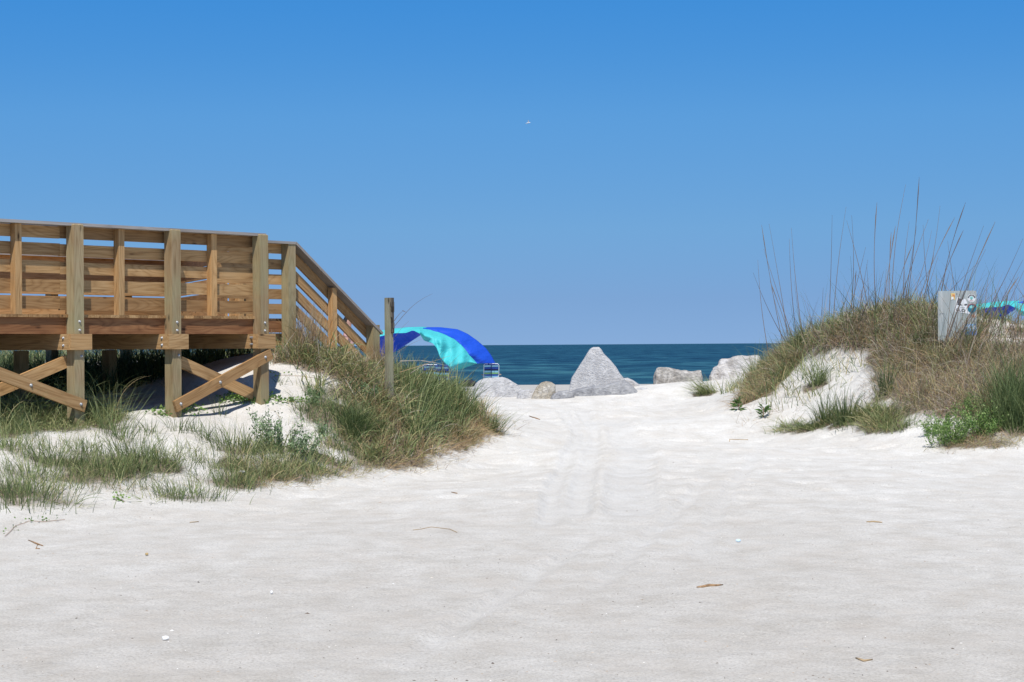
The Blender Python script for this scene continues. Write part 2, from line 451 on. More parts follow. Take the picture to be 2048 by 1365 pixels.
def vnoise(x, y, seed):
    L = lattice(seed); xi = np.floor(x).astype(int); yi = np.floor(y).astype(int)
    fx = x - xi; fy = y - yi; fx = fx * fx * (3 - 2 * fx); fy = fy * fy * (3 - 2 * fy)
    g = lambda i, j: L[(xi + i) % 256, (yi + j) % 256]
    return (g(0, 0) * (1 - fx) + g(1, 0) * fx) * (1 - fy) + (g(0, 1) * (1 - fx) + g(1, 1) * fx) * fy - .5


def axis(lo, hi, step, far, grow=1.12):
    v = list(np.arange(lo, hi + 1e-6, step)); s = step; x = hi
    while x < far[1]: s *= grow; x += s; v.append(x)
    s = step; x = lo; pre = []
    while x > far[0]: s *= grow; x -= s; pre.append(x)
    return np.array(pre[::-1] + v)


xs = axis(-8.6, 8.6, .05, (-4000, 4000)); ys = axis(8.5, 46, .065, (-300, 400), 1.1)
GX, GY = np.meshgrid(xs, ys)
inner = (GY > -5) & (GY < 75)
GZ = base(GY)
tmp = rbf(GX, GY); GZ = GZ + np.where((GY > 7) & (GY < 61), tmp, 0)

# tyre tracks: bands that curve with the path (world space polylines)
trk = [[(1095, 1060), (1108, 980), (1140, 900), (1160, 860), (1120, 815)], [(1150, 1040), (1165, 960), (1180, 900), (1185, 850), (1160, 815)],
       [(1265, 1040), (1262, 960), (1275, 900), (1255, 865), (1205, 825)], [(1390, 1130), (1440, 1010), (1500, 930), (1520, 890)], [(1180, 1190), (1290, 1080), (1380, 1000), (1420, 950)],
       [(800, 1330), (980, 1210), (1120, 1120), (1200, 1060)]]
tm = np.zeros_like(GZ)
for k, line in enumerate(trk):
    pts = []
    for (x, y) in line:
        r = ray(x, y); d = 20.0
        for _ in range(30): d = (EYE - float(base(d))) / (-r[2] / r[1])
        pts.append((r[0] / r[1] * d, d))
    pts = np.array(pts); yy = np.linspace(pts[:, 1].min(), pts[:, 1].max(), 200); o_ = np.argsort(pts[:, 1])
    xc = np.interp(GY, pts[o_, 1], pts[o_, 0]); wd = (.12, .15, .26)[k] if k < 3 else .09
    m_ = np.exp(-((GX - xc) / wd) ** 4) * sstep(GY, pts[:, 1].min() - .2, pts[:, 1].min() + 1.2) * (1 - sstep(GY, pts[:, 1].max() - 2.0, pts[:, 1].max()))
    lip = np.exp(-((np.abs(GX - xc) - wd * 1.25) / .05) ** 2) * sstep(GY, pts[:, 1].min(), pts[:, 1].min() + 1) * (1 - sstep(GY, pts[:, 1].max() - 2, pts[:, 1].max()))
    tm = np.maximum(tm, m_ * (1 if k < 3 else .6)); GZ -= (.034 if k < 3 else .018) * (m_ - .55 * lip)
rip = vnoise(GX * 2.2 + 7, GY * 2.6, 1) * .015 + vnoise(GX * 5.1, GY * 5.3 + 3, 2) * .013 + vnoise(GX * 7.3, GY * 6.1, 3) * .009
rip *= .72; rip += vnoise(GX * .6, GY * .7, 4) * .03
foot = vnoise(GX * 3.4 + 50, GY * 3.4, 5); rip -= .03 * sstep(foot, .22, .42) * sstep(GY, 14, 22)
GZ += rip * (1 - .93 * tm) * ((GY > -30) & (GY < 70)) * (.55 + .45 * sstep(GY, 12, 24))
ny, nx = GX.shape
idx = np.arange(nx * ny).reshape(ny, nx)
Q = np.stack([idx[:-1, :-1], idx[:-1, 1:], idx[1:, 1:], idx[1:, :-1]], -1).reshape(-1, 4)
ground = np_mesh('ground', np.stack([GX, GY, GZ], -1).reshape(-1, 3), Q, M_SAND, {'track': (tm * .25).ravel()})
tag(ground, 'pale white sand rising from a trodden yard to two grassy dunes', 'sand', kind='structure')


def gz(X, Y):
    X = np.asarray(X, float); Y = np.asarray(Y, float)
    i = np.clip(np.searchsorted(xs, X) - 1, 0, nx - 2); j = np.clip(np.searchsorted(ys, Y) - 1, 0, ny - 2)
    fx = np.clip((X - xs[i]) / (xs[i + 1] - xs[i]), 0, 1); fy = np.clip((Y - ys[j]) / (ys[j + 1] - ys[j]), 0, 1)
    return (GZ[j, i] * (1 - fx) + GZ[j, i + 1] * fx) * (1 - fy) + (GZ[j + 1, i] * (1 - fx) + GZ[j + 1, i + 1] * fx) * fy


STEPS = np.arange(8.6, 60, .05)


def drop(px, py):
    """where the pixel's line of sight first meets the sand"""
    px = np.atleast_1d(np.asarray(px, float)); py = np.atleast_1d(np.asarray(py, float))
    r = ray(px, py); kx = r[:, 0] / r[:, 1]; kz = r[:, 2] / r[:, 1]
    out = np.full((len(px), 3), np.nan)
    for i in range(0, len(px), 4000):
        X = kx[i:i + 4000, None] * STEPS; Z = EYE + kz[i:i + 4000, None] * STEPS
        G = gz(X, np.broadcast_to(STEPS, X.shape)); hit = Z <= G
        k = hit.argmax(1); ok = hit.any(1)
        rows = np.arange(len(k))
        o = np.stack([X[rows, k], STEPS[k], G[rows, k]], -1); o[~ok] = np.nan
        out[i:i + 4000] = o
    return out


def drop1(px, py): return Vector(drop(px, py)[0])


# sea: one sheet to the horizon
sx_ = np.concatenate([[-30000], np.linspace(-2000, 2000, 41), [30000]]); sy_ = np.concatenate([np.linspace(120, 2000, 60), [6000, 15000, 40000]])
SX, SY = np.meshgrid(sx_, sy_); ii = np.arange(SX.size).reshape(SX.shape)
Q = np.stack([ii[:-1, :-1], ii[:-1, 1:], ii[1:, 1:], ii[1:, :-1]], -1).reshape(-1, 4)
sea = np_mesh('sea', np.stack([SX, SY, np.full_like(SX, SEA_Z)], -1).reshape(-1, 3), Q, M_SEA)
tag(sea, 'dark teal blue ocean with small chop out to the horizon', 'sea', kind='structure')

# ------------------------------------------------------------------ boardwalk
TH = math.radians(51.5)
U = Vector((math.cos(TH), math.sin(TH), 0)); NN = Vector((math.sin(TH), -math.cos(TH), 0)); ZZ = Vector((0, 0, 1))
O = Vector((-5.72, 21.8, 0))
FL = 1.985


def W(t_, p, z): return O + U * t_ + NN * p + ZZ * z


def pl(px, py, p):
    """line of sight onto the vertical plane at offset p -> (t, z)"""
    r = Vector(ray(px, py)); c_ = Vector((0, 0, EYE)); q = O + NN * p
    k = (q - c_).dot(NN) / r.dot(NN); h = c_ + r * k
    return (h - q).dot(U), h.z


deck = empty('boardwalk', tuple(W(0, 0, 0)), 'raised new wooden boardwalk with railed platform and steps, built on the left dune', 'boardwalk')
GP = lambda v: float(gz(v.x, v.y))


def bolt(v, nrm, parent, r=.013):
    m = MB(); nrm = Vector(nrm)
    m.tube([v - nrm * .002, v + nrm * .003], r * 1.5, 10); m.tube([v + nrm * .0035, v + nrm * .012, v + nrm * .018], [r, r * .85, r * .3], 8)
    m.build('bolt', M_BOLT, parent, True)


def post(t_, p, ztop, s=.14, zb=None, mat=M_POST, rnd=None, bolts=True, name='post'):
    c_ = W(t_ + s / 2, p + s / 2, 0)
    if zb is None: zb = GP(c_) - .4
    m = MB(); m.box(c_ + ZZ * (zb + ztop - .008) / 2, ZZ, NN, U, (ztop - .008 - zb) / 2, s / 2, s / 2, rnd)
    if s > .1 and ztop > 2.2:   # slightly eased top
        b0 = len(m.v); a_ = s / 2; b_ = s / 2 - .008
        for q, z_ in ((a_, ztop - .008), (b_, ztop)):
            for sx, sy in ((-1, -1), (1, -1), (1, 1), (-1, 1)):
                v = c_ + U * q * sx + NN * q * sy; m.v.append(Vector((v.x, v.y, z_))); m.w.append((z_, sx * q, sy * q)); m.r.append(.95)
        for k in range(4): m.f.append((b0 + k, b0 + (k + 1) % 4, b0 + 4 + (k + 1) % 4, b0 + 4 + k)[::-1]); m.m.append(0)
        m.f.append((b0 + 7, b0 + 6, b0 + 5, b0 + 4)); m.m.append(0)
    o = m.build(name, mat, deck)
    if bolts:
        o_ = o
        for z_ in (1.90, 1.80):
            bolt(W(t_ + s * .55, p + s, z_), NN, o_)
        bolt(W(t_ + s * .72, p + s, 1.50), NN, o_, .012)
    return o


# local() for sub-parts: parts sit at the deck's origin, so children share its space
PT = [-2.045, -.56, .926, 2.412, 3.889]
TOP = FL + 1.04
for i, t_ in enumerate(PT):
    post(t_, 0, TOP, rnd=[.5, .6, .72, .45, .4][i])
for t_ in [-2.79, -1.30, .187, 1.677, 3.16]:
    m = MB(); m.box(W(t_ + .045, -.015, (FL - .005 + FL + 1.02) / 2), ZZ, NN, U, .5125, .045, .045, random.uniform(.6, 1)); m.build('baluster', M_RAIL, deck)


def rails(ta, pa, tb, pb, side=-.08, z0=FL, seg=None, nb=5, names='rail_board', wd=.14):
    """five boards between two plan points"""
    cuts = seg or [0, 1]
    for k in range(nb):
        zc = z0 + .056 + .2075 * k + .07
        for c0, c1 in zip(cuts[:-1], cuts[1:]):
            dz_ = random.uniform(-.006, .006); a_ = W(ta + (tb - ta) * c0, pa + (pb - pa) * c0, zc + random.uniform(-.004, .004) + dz_); b_ = W(ta + (tb - ta) * c1, pa + (pb - pa) * c1, zc + random.uniform(-.004, .004) + dz_)
            d = (b_ - a_).normalized(); m = MB(); m.plank(a_ + d * .0015, b_ - d * .0015, wd, ZZ, .038)
            m.build(names, M_RAIL, deck)


rails(-3.6, -.08, 4.0, -.08, seg=[0, .27, .59, 1])
MB().plank(W(-3.6, -.0, FL + 1.04), W(2.4, -.0, FL + 1.04), .2, NN, .035, .6).build('cap_board', M_CAP, deck)
MB().plank(W(2.403, -.0, FL + 1.04), W(4.035, -.0, FL + 1.04), .2, NN, .035, .5).build('cap_board', M_CAP, deck)
# back rail, the skewed rail behind and the far side of the walkway
rails(-3.6, -6.3, 8.3, -6.3, seg=[0, .2, .4, .6, .8, 1], wd=.186)
MB().plank(W(-3.6, -6.26, FL + 1.04), W(8.3, -6.26, FL + 1.04), .2, NN, .035, .8).build('cap_board', M_CAP, deck)
rails(8.25, -6.22, 6.2, -2.95, wd=.186)
MB().plank(W(8.2, -6.14, FL + 1.041), W(6.2, -2.95, FL + 1.041), .18, U, .035, .7).build('cap_board', M_CAP, deck)
rails(6.22, -2.9, 6.85, -2.9)
MB().plank(W(6.1, -2.86, FL + 1.043), W(6.85, -2.86, FL + 1.043), .2, NN, .035, .3).build('cap_board', M_CAP, deck)
for t_ in np.arange(-3.2, 8.4, 1.48): post(t_, -6.46, FL + 1.02, bolts=False)
for t_ in (6.35,): MB().box(W(t_, -2.83, FL + .51), ZZ, NN, U, .51, .045, .045, .9).build('baluster', M_RAIL, deck)
post(6.7, -2.86, FL + 1.02, bolts=False)

# decking
m = MB(); t_ = -3.6
while t_ < 4.03:
    m.box(W(t_ + .07, -3.19, FL - .0175), NN, U, ZZ, 3.22 + random.uniform(-.004, .004), .07, .0175); t_ += .147
while t_ < 7.45:
    m.box(W(t_ + .07, (-1.22 - 6.4) / 2 if t_ < 5.65 else (-2.9 - 6.4) / 2, FL - .0175), NN, U, ZZ, (6.4 - 1.22) / 2 if t_ < 5.65 else 1.75, .07, .0175); t_ += .147
m.build('decking', M_RAIL, deck)
# rim joist pieces between the posts, hidden joists
edges = [-3.6] + PT + [4.03]
MB().plank(W(-3.6, -.021, 1.855), W(.9, -.021, 1.855), .19, ZZ, .038, .35).build('rim_joist', M_RIM, deck)
MB().plank(W(.903, -.021, 1.855), W(4.0, -.021, 1.855), .19, ZZ, .038, .5).build('rim_joist', M_RIM, deck)
m = MB()
for p in np.arange(-.45, -6.4, -.41): m.plank(W(-3.6, p, 1.855), W(4.0, p, 1.855), .186, ZZ, .038, .4)
m.build('joist', M_RIM, deck)
MB().plank(W(4.02, -.05, 1.855), W(4.02, -6.4, 1.855), .19, ZZ, .038, .5).build('rim_joist', M_RIM, deck)
MB().plank(W(4.045, -1.20, 1.87), W(5.7, -1.20, 1.87), .16, ZZ, .038, .6).build('rim_joist', M_RIM, deck)
MB().plank(W(4.045, -1.24, 1.70), W(5.7, -1.24, 1.70), .16, ZZ, .038, .8).build('rim_joist', M_RAIL, deck)

# beams: doubled boards either side of each post, closed by an end board
for i, t_ in enumerate(PT):
    last = i == len(PT) - 1
    m = MB()
    if last:
        m.plank(W(t_ - .043, -6.3, 1.667), W(t_ - .043, .015, 1.667), .184, ZZ, .084, .75)
        m.plank(W(t_ - .043, .085, 1.667), W(t_ - .043, .14, 1.667), .184, ZZ, .084, .75)
        for z_ in (1.715, 1.63): m.tube([W(t_ - .06, -.0, z_), W(t_ - .06, .1, z_)], .014, 8, mi=1)
    else:
        m.plank(W(t_ - .043, -6.3, 1.667), W(t_ - .043, .14, 1.667), .184, ZZ, .084, .7)
    m.plank(W(t_ + .183, -6.3, 1.667), W(t_ + .183, .14, 1.667), .184, ZZ, .084, .6)
    o = m.build('beam', [M_RAIL, M_BOLT], deck)
    MB().plank(W(t_ - .085, .16, 1.667), W(t_ + .225, .16, 1.667), .184, ZZ, .038, [.5, .6, .8, .7, .6][i]).build('beam_end_board', M_RAIL, deck)
    if not last:
        for z_ in (1.71, 1.625): bolt(W(t_ - .0855, .045, z_), -U, o)
    for p in (-2.95, -6.2):
        post(t_, p, 1.574, bolts=False, mat=M_POST, name='support_post')


def brace(a_, b_, p, rnd, bl):
    (t0, z0), (t1, z1) = pl(*a_, p), pl(*b_, p)
    m = MB(); m.plank(W(t0, p - .0195, z0), W(t1, p - .0195, z1), .14, ZZ, .038, rnd)
    o = m.build('cross_brace', M_RAIL, deck)
    for f in bl: bolt(W(t0 + (t1 - t0) * f, p, z0 + (z1 - z0) * f), NN, o, .014)


brace((172, 813), (-180, 679), .18, .5, (.03, .33))
brace((135, 723), (-60, 806), -.002, .9, ())
brace((352, 814), (544, 708), .18, .35, (.05, .45, .93))
brace((362, 724), (512, 792), -.002, .8, (.5,))

# walkway rail beyond the platform and the steps
SB = -1.175
post(5.566, SB, TOP - .0, rnd=.65, bolts=False)
rails(4.3, SB - .02, 5.60, SB - .02)
MB().plank(W(4.3, SB + .05, FL + 1.04), W(5.72, SB + .05, FL + 1.04), .2, NN, .035, .5).build('cap_board', M_CAP, deck)
te, ze = pl(741, 652, SB + .05)
t0 = 5.72; slope = (ze - (TOP)) / (te - t0)
def zr(t_): return TOP + (t_ - t0) * slope
post(te - .04, SB, zr(te) + .02, rnd=.3, bolts=False)
tm_, _ = pl(655, 600, SB)
cz = (zr(tm_) - .03 + 1.2) / 2
MB().box(W(tm_ + .045, SB + .055, (zr(tm_ + .045) - .03 + .9) / 2), ZZ, NN, U, (zr(tm_ + .045) - .03 - .9) / 2, .045, .045, .9).build('baluster', M_RAIL, deck)
MB().plank(W(t0 - .01, SB + .05, zr(t0)), W(te + .16, SB + .05, zr(te + .16)), .2, NN, .036, .35).build('cap_board', M_CAP, deck)
for k, off in enumerate((-.105, -.35, -.585, -.82)):
    MB().plank(W(t0 - .02, SB - .02, zr(t0) + off - .0), W(te + .05, SB - .02, zr(te + .05) + off), .125, ZZ, .038, [.35, .6, .5, .45][k]).build('rail_board', M_RAIL, deck)
m = MB()
for k in range(7): m.box(W(5.85 + k * .26, -2.05, FL - .17 * (k + 1)), NN, U, ZZ, .83, .14, .019)
m.build('step_treads', M_RAIL, deck)
MB().plank(W(5.7, -1.24, FL - .16), W(7.5, -1.24, FL - 1.33), .26, ZZ, .038, .6).build('stringer', M_RAIL, deck)

# ------------------------------------------------------------------ weathered lone post
pb = at(778.5, 760, 26.2); ptop = at(778.5, 596, 26.2)
lp = empty('old_post', (pb[0], pb[1], GP(Vector(pb)) if True else 0), 'lone weathered grey post with a rotten dark split piece, standing in the dune grass', 'post')
s_ = .041; rot = Matrix.Rotation(math.radians(48), 3, 'Z')
ax_, ay_ = rot @ Vector((1, 0, 0)), rot @ Vector((0, 1, 0)); zb = lp.location.z - .5
MB().box((pb[0], pb[1], (zb + ptop[2]) / 2), ZZ, ax_, ay_, (ptop[2] - zb) / 2, s_, s_, .6).build('post_shaft', M_OLD, lp)
m = MB(); rr = random.Random(3)
n0 = 9
prof = [(.0, .030), (.12, .034), (.25, .030), (.4, .033), (.55, .026), (.7, .03), (.85, .031), (.97, .026), (1, .012)]
zt = ptop[2] - .0; zl = at(778, 667, 26.2)[2]
c0 = Vector((pb[0], pb[1], 0)) + ax_ * .018 - ay_ * (s_ + .009)
for i in range(len(prof) - 1):
    za = zt + (zl - zt) * prof[i][0]; zb_ = zt + (zl - zt) * prof[i + 1][0]
    m.box(c0 + ZZ * (za + zb_) / 2 + ax_ * rr.uniform(-.004, .004), ZZ, ax_, ay_, abs(za - zb_) / 2 + .001 * (i % 2), (prof[i][1]) * .8, .009 + .002 * (i % 3), rr.random())
m.build('split_piece', M_OLD_DARK, lp)


# ------------------------------------------------------------------ rocks
def hashn(V, sc, seed):
    x, y, z = (V * sc).T
    return vnoise(x + z * .7 + 13, y + z * .31 + 5, seed) + .5 * vnoise(x * 2.1 + 40, z * 2.1 + y * .8 + 9, seed + 1)


def rock(name, outline, d, depth, mat, label, seed, sharp=.8, nz=.02, cuts=6):
    oc = np.array(outline, float); c0 = (oc.min(0) + oc.max(0)) / 2
    k = d / F
    rel = np.stack([(oc[:, 0] - c0[0]) * k, -(oc[:, 1] - c0[1]) * k], -1)
    ang = np.arctan2(rel[:, 1], rel[:, 0])
    import bmesh
    bm = bmesh.new(); bmesh.ops.create_icosphere(bm, subdivisions=5, radius=1)
    me = bpy.data.meshes.new(name); bm.to_mesh(me); bm.free()
    V = np.empty(len(me.vertices) * 3, 'f'); me.vertices.foreach_get('co', V); V = V.reshape(-1, 3).astype(float)
    # radius of the outline polygon along each direction (exact, by ray/segment test)
    th = np.arctan2(V[:, 2], V[:, 0]); dx, dz = np.cos(th), np.sin(th); R = np.zeros(len(V))
    nO = len(rel)
    for i in range(nO):
        a_, b_ = rel[i], rel[(i + 1) % nO]; e_ = b_ - a_
        den = dx * e_[1] - dz * e_[0]; den = np.where(abs(den) < 1e-9, 1e-9, den)
        tt = (a_[0] * e_[1] - a_[1] * e_[0]) / den; uu = (a_[0] * dz - a_[1] * dx) / den
        ok = (tt > 0) & (uu >= -1e-6) & (uu <= 1 + 1e-6); R = np.where(ok & ((R == 0) | (tt > R)), tt, R)
    R = np.where(R == 0, np.abs(rel).mean(), R)
    rho = np.sqrt(V[:, 0] ** 2 + V[:, 2] ** 2)
    f = rho ** sharp
    P = np.stack([dx * R * f, V[:, 1] * depth, dz * R * f], -1)
    rg = np.random.default_rng(seed)
    for _ in range(cuts):      # flat broken faces on the near and far sides
        nv = np.array([rg.uniform(-.55, .55), rg.choice([-1, -1, 1]) * rg.uniform(.8, 1.2), rg.uniform(-.2, .45)]); nv /= np.linalg.norm(nv)
        lim = rg.uniform(.62, .85) * (P @ nv).max(); ex = P @ nv - lim
        P -= np.where(ex > 0, ex, 0)[:, None] * nv * .92
    P += (V / np.linalg.norm(V, axis=1)[:, None]) * (hashn(P, 3.2, seed) * nz * 2 + hashn(P, 9, seed + 3) * nz)[:, None]
    me.vertices.foreach_set('co', P.astype('f').ravel())
    me.materials.append(mat); me.update()
    o = link(name, me); o.location = Vector(at(c0[0], c0[1], d))
    return tag(o, label, 'rock', 'rocks across the gap in the dunes')


rock('rock', [(1135, 812), (1137, 790), (1140, 770), (1143, 755), (1155, 738), (1168, 718), (1180, 698), (1186, 694), (1198, 694), (1203, 699), (1208, 708), (1222, 722), (1232, 735), (1240, 748), (1249, 759), (1262, 780), (1265, 812)],
     42.4, .5, M_ROCK, 'tall pale grey triangular rock with a blunt top', 3, .32, .006, 5)
rock('rock', [(1235, 808), (1240, 765), (1247, 756), (1256, 755), (1268, 761), (1285, 771), (1300, 774), (1307, 783), (1303, 808)],
     42.9, .4, M_ROCK, 'low grey rock leaning on the right foot of the triangular rock', 8, .6, .02)
rock('rock', [(1092, 806), (1100, 797), (1115, 791), (1132, 786), (1150, 779), (1175, 773), (1205, 771), (1232, 764), (1250, 760), (1266, 772), (1282, 790), (1286, 812), (1180, 814)],
     41.3, .3, M_ROCKG, 'long low grey slab across the foot of the triangular rock', 12, .45, .012, 4)
rock('rock', [(946, 810), (946, 785), (950, 770), (958, 762), (970, 757), (990, 755), (1005, 756), (1020, 762), (1035, 771), (1048, 783), (1052, 810)],
     42.0, .5, M_ROCK, 'rounded pale grey boulder in front of the blue striped beach chair', 17, .6, .02)
rock('rock', [(1098, 803), (1104, 788), (1118, 782), (1134, 781), (1146, 786), (1150, 803)],
     40.9, .25, M_ROCKG, 'low grey rock at the left end of the long slab', 44, .5, .012)
rock('rock', [(1256, 800), (1262, 783), (1276, 777), (1296, 777), (1308, 784), (1312, 800)],
     41.6, .25, M_ROCK, 'small pale rock between the triangular rock and the pinkish flat-topped one', 47, .5, .012)
rock('rock', [(1030, 806), (1036, 785), (1048, 781), (1062, 779), (1076, 784), (1080, 806)],
     41.2, .3, M_ROCK, 'low grey rock between the rounded boulder and the small tan rock', 21, .7, .015)
rock('rock', [(1062, 802), (1067, 785), (1075, 770), (1083, 765), (1093, 763), (1103, 765), (1110, 770), (1111, 785), (1107, 802)],
     41.0, .22, M_ROCKT, 'small tan rock with a dark broken right side', 26, .35, .010, 10)
rock('rock', [(1308, 800), (1308, 760), (1309, 745), (1316, 736), (1330, 736), (1350, 741), (1375, 744), (1402, 741), (1406, 765), (1404, 800)],
     43.2, .5, M_ROCKP, 'flat-topped rough pinkish brown rock half buried in sand', 31, .5, .03)
rock('rock', [(1418, 795), (1420, 752), (1427, 738), (1440, 724), (1455, 719), (1480, 713), (1500, 711), (1518, 713), (1522, 724), (1518, 745), (1520, 795)],
     43.4, .6, M_ROCKW, 'cream white lumpy rock at the left foot of the right dune', 36, .6, .04)

# ------------------------------------------------------------------ wind shades
M_TEAL, t, b = newmat('teal_nylon'); b.inputs['Base Color'].default_value = (.09, .66, .68, 1); b.inputs['Roughness'].default_value = .6
M_BLUE, t2, b2 = newmat('royal_blue_nylon'); b2.inputs['Base Color'].default_value = (.015, .11, .72, 1); b2.inputs['Roughness'].default_value = .6
for (m_, t_n, b_n, cc) in ((M_TEAL, t, b, (.08, .62, .66, 1)), (M_BLUE, t2, b2, (.015, .10, .72, 1))):
    ge_ = N(t_n, 'ShaderNodeNewGeometry'); wn = noise_at(t_n, ge_.outputs['Position'], (1.2, .6, 2.2), 1.6, 4, .55)
    bpn = N(t_n, 'ShaderNodeBump', Strength=.8, Distance=.12); t_n.links.new(wn.outputs['Fac'], bpn.inputs['Height']); t_n.links.new(bpn.outputs[0], b_n.inputs['Normal'])
    tr = N(t_n, 'ShaderNodeBsdfTranslucent', Color=cc); mxs = N(t_n, 'ShaderNodeMixShader'); mxs.inputs[0].default_value = .3
    om = t_n.nodes['Material Output']; t_n.links.new(b_n.outputs[0], mxs.inputs[1]); t_n.links.new(tr.outputs[0], mxs.inputs[2]); t_n.links.new(mxs.outputs[0], om.inputs[0])
M_POLE = simple('white_pole', (.75, .77, .78), .4)


def resample(pts, n):
    pts = np.array(pts, float); s = np.concatenate([[0], np.cumsum(np.linalg.norm(np.diff(pts[:, :2], axis=0), axis=1))])
    q = np.linspace(0, s[-1], n); out = np.stack([np.interp(q, s, pts[:, k]) for k in range(pts.shape[1])], -1)
    for _ in range(2):
        out[1:-1] = (out[:-2] + 2 * out[1:-1] + out[2:]) / 4
    return out


def cloth(name, edge_a, edge_b, mat, parent, d, dxoff=0, nu=70, nv=26, seed=0, amp=.10, bulge=.35):
    """sheet between two edges given as (px, py, depth offset); ripples run from edge to edge"""
    A = resample(edge_a, nu); B = resample(edge_b, nu); v = np.linspace(0, 1, nv)[None, :, None]
    G = A[:, None] * (1 - v) + B[:, None] * v
    uu = np.linspace(0, 1, nu)[:, None]; vv = np.linspace(0, 1, nv)[None]
    dd = d + G[..., 2] - bulge * np.sin(np.pi * vv) + amp * (np.sin(uu * 17 + vv * 2.5 + seed) * .6 + np.sin(uu * 31 - vv * 4 + seed * 2) * .35 + np.sin(uu * 8 + vv * 7) * .5) * (.35 + vv)
    P = at(G[..., 0] + dxoff, G[..., 1], dd)
    ii = np.arange(nu * nv).reshape(nu, nv)
    Q = np.stack([ii[:-1, :-1], ii[1:, :-1], ii[1:, 1:], ii[:-1, 1:]], -1).reshape(-1, 4)
    o = np_mesh(name, P.reshape(-1, 3), Q, mat, parent=parent)
    sm = o.modifiers.new('thick', 'SOLIDIFY'); sm.thickness = .004
    return o


def shade(d, dx, dy, label):
    g0 = at(870 + dx, 776 + dy, d); root = empty('wind_shade', (g0[0], g0[1], GP(Vector(g0))), label, 'beach shade', 'wind shades on the beach')
    sh_ = lambda L: [(x, y + dy, z) for x, y, z in L]
    arch = [(748, 668, .0), (757, 662, 0), (790, 657.5, 0), (815, 655, .0), (848, 654.5, .0), (880, 655, 0), (915, 659, 0), (935, 668, 0), (955, 682, 0), (972, 697, 0), (983, 712, 0), (991, 727, 0)]
    # blue band: along the arch on the right, its shaded underside on the left
    cloth('blue_panel', sh_([(846, 655, 0), (880, 655, 0), (915, 659, 0), (935, 668, 0), (955, 682, 0), (972, 697, 0), (983, 712, 0), (991, 727.5, 0)]),
          sh_([(846, 658, -.5), (866, 662, -.6), (885, 668, -.7), (902, 675, -.8), (917, 685, -.8), (929, 698, -.9), (941, 713, -.9), (954, 727.5, -.8)]), M_BLUE, root, d, dx, seed=1, amp=.06, bulge=.1)
    cloth('teal_panel', sh_([(840, 657, -.48), (866, 661, -.6), (885, 667.5, -.7), (902, 674.5, -.8), (917, 684.5, -.8), (929, 697.5, -.9), (941, 712.5, -.9), (954, 727, -.8)]),
          sh_([(840, 668, -1.3), (848, 682, -1.5), (866, 687, -1.6), (874, 698, -1.7), (880, 715, -1.8), (892, 729, -1.8), (905, 741.5, -1.7), (922, 739.5, -1.4), (940, 732, -1.1), (954, 727.5, -.8)]), M_TEAL, root, d, dx, seed=4, amp=.22, bulge=.3)
    cloth('teal_panel', sh_([(742, 672, 0), (757, 662, 0), (790, 657.5, 0), (815, 655, .0), (848, 654, .0), (862, 658, -.3)]),
          sh_([(742, 686, -.5), (757, 674, -.5), (790, 667, -.5), (812, 666.5, -.7), (826, 661, -.7), (842, 669, -1.3)]), M_TEAL, root, d, dx, seed=2, amp=.05, bulge=.1)
    cloth('blue_panel', sh_([(742, 685, .5), (757, 673, .5), (790, 664, .5), (815, 662, .5), (842, 662, .2)]),
          sh_([(742, 718, 1.6), (765, 714, 1.6), (790, 704, 1.5), (815, 688, 1.3), (842, 670, .9)]), M_BLUE, root, d, dx, seed=6, amp=.06, bulge=-.1)
    pp = [at(x + dx, y + dy, d + .03) for x, y, z in [(738, 777, 0), (739, 730, 0), (742, 690, 0)] + [(x, y + 2.5, z) for x, y, z in arch[:-3]] + [(974, 712, 0), (980, 742, 0), (984, 758, 0), (980, 777, 0)]]
    MB().tube(pp, .012, 6).build('arch_pole', M_POLE, root, True)
    return root


shade(70.0, 0, 0, 'teal and royal blue wind shade billowing behind the lone post')
shade(75.0, 1190, -52 + 0, 'teal and blue wind shade behind the sign panel at the right edge')


# ------------------------------------------------------------------ beach chairs
M_WEB1 = simple('blue_webbing', (.02, .08, .42), .7); M_WEB2 = simple('pale_blue_webbing', (.35, .68, .85), .7); M_WEB3 = simple('navy_webbing', (.01, .02, .10), .7)
M_WEB4 = simple('green_webbing', (.25, .5, .2), .7)
M_TUBE = simple('white_tube', (.80, .84, .86), .35); M_ARM = simple('wooden_arm', (.42, .32, .22), .6)


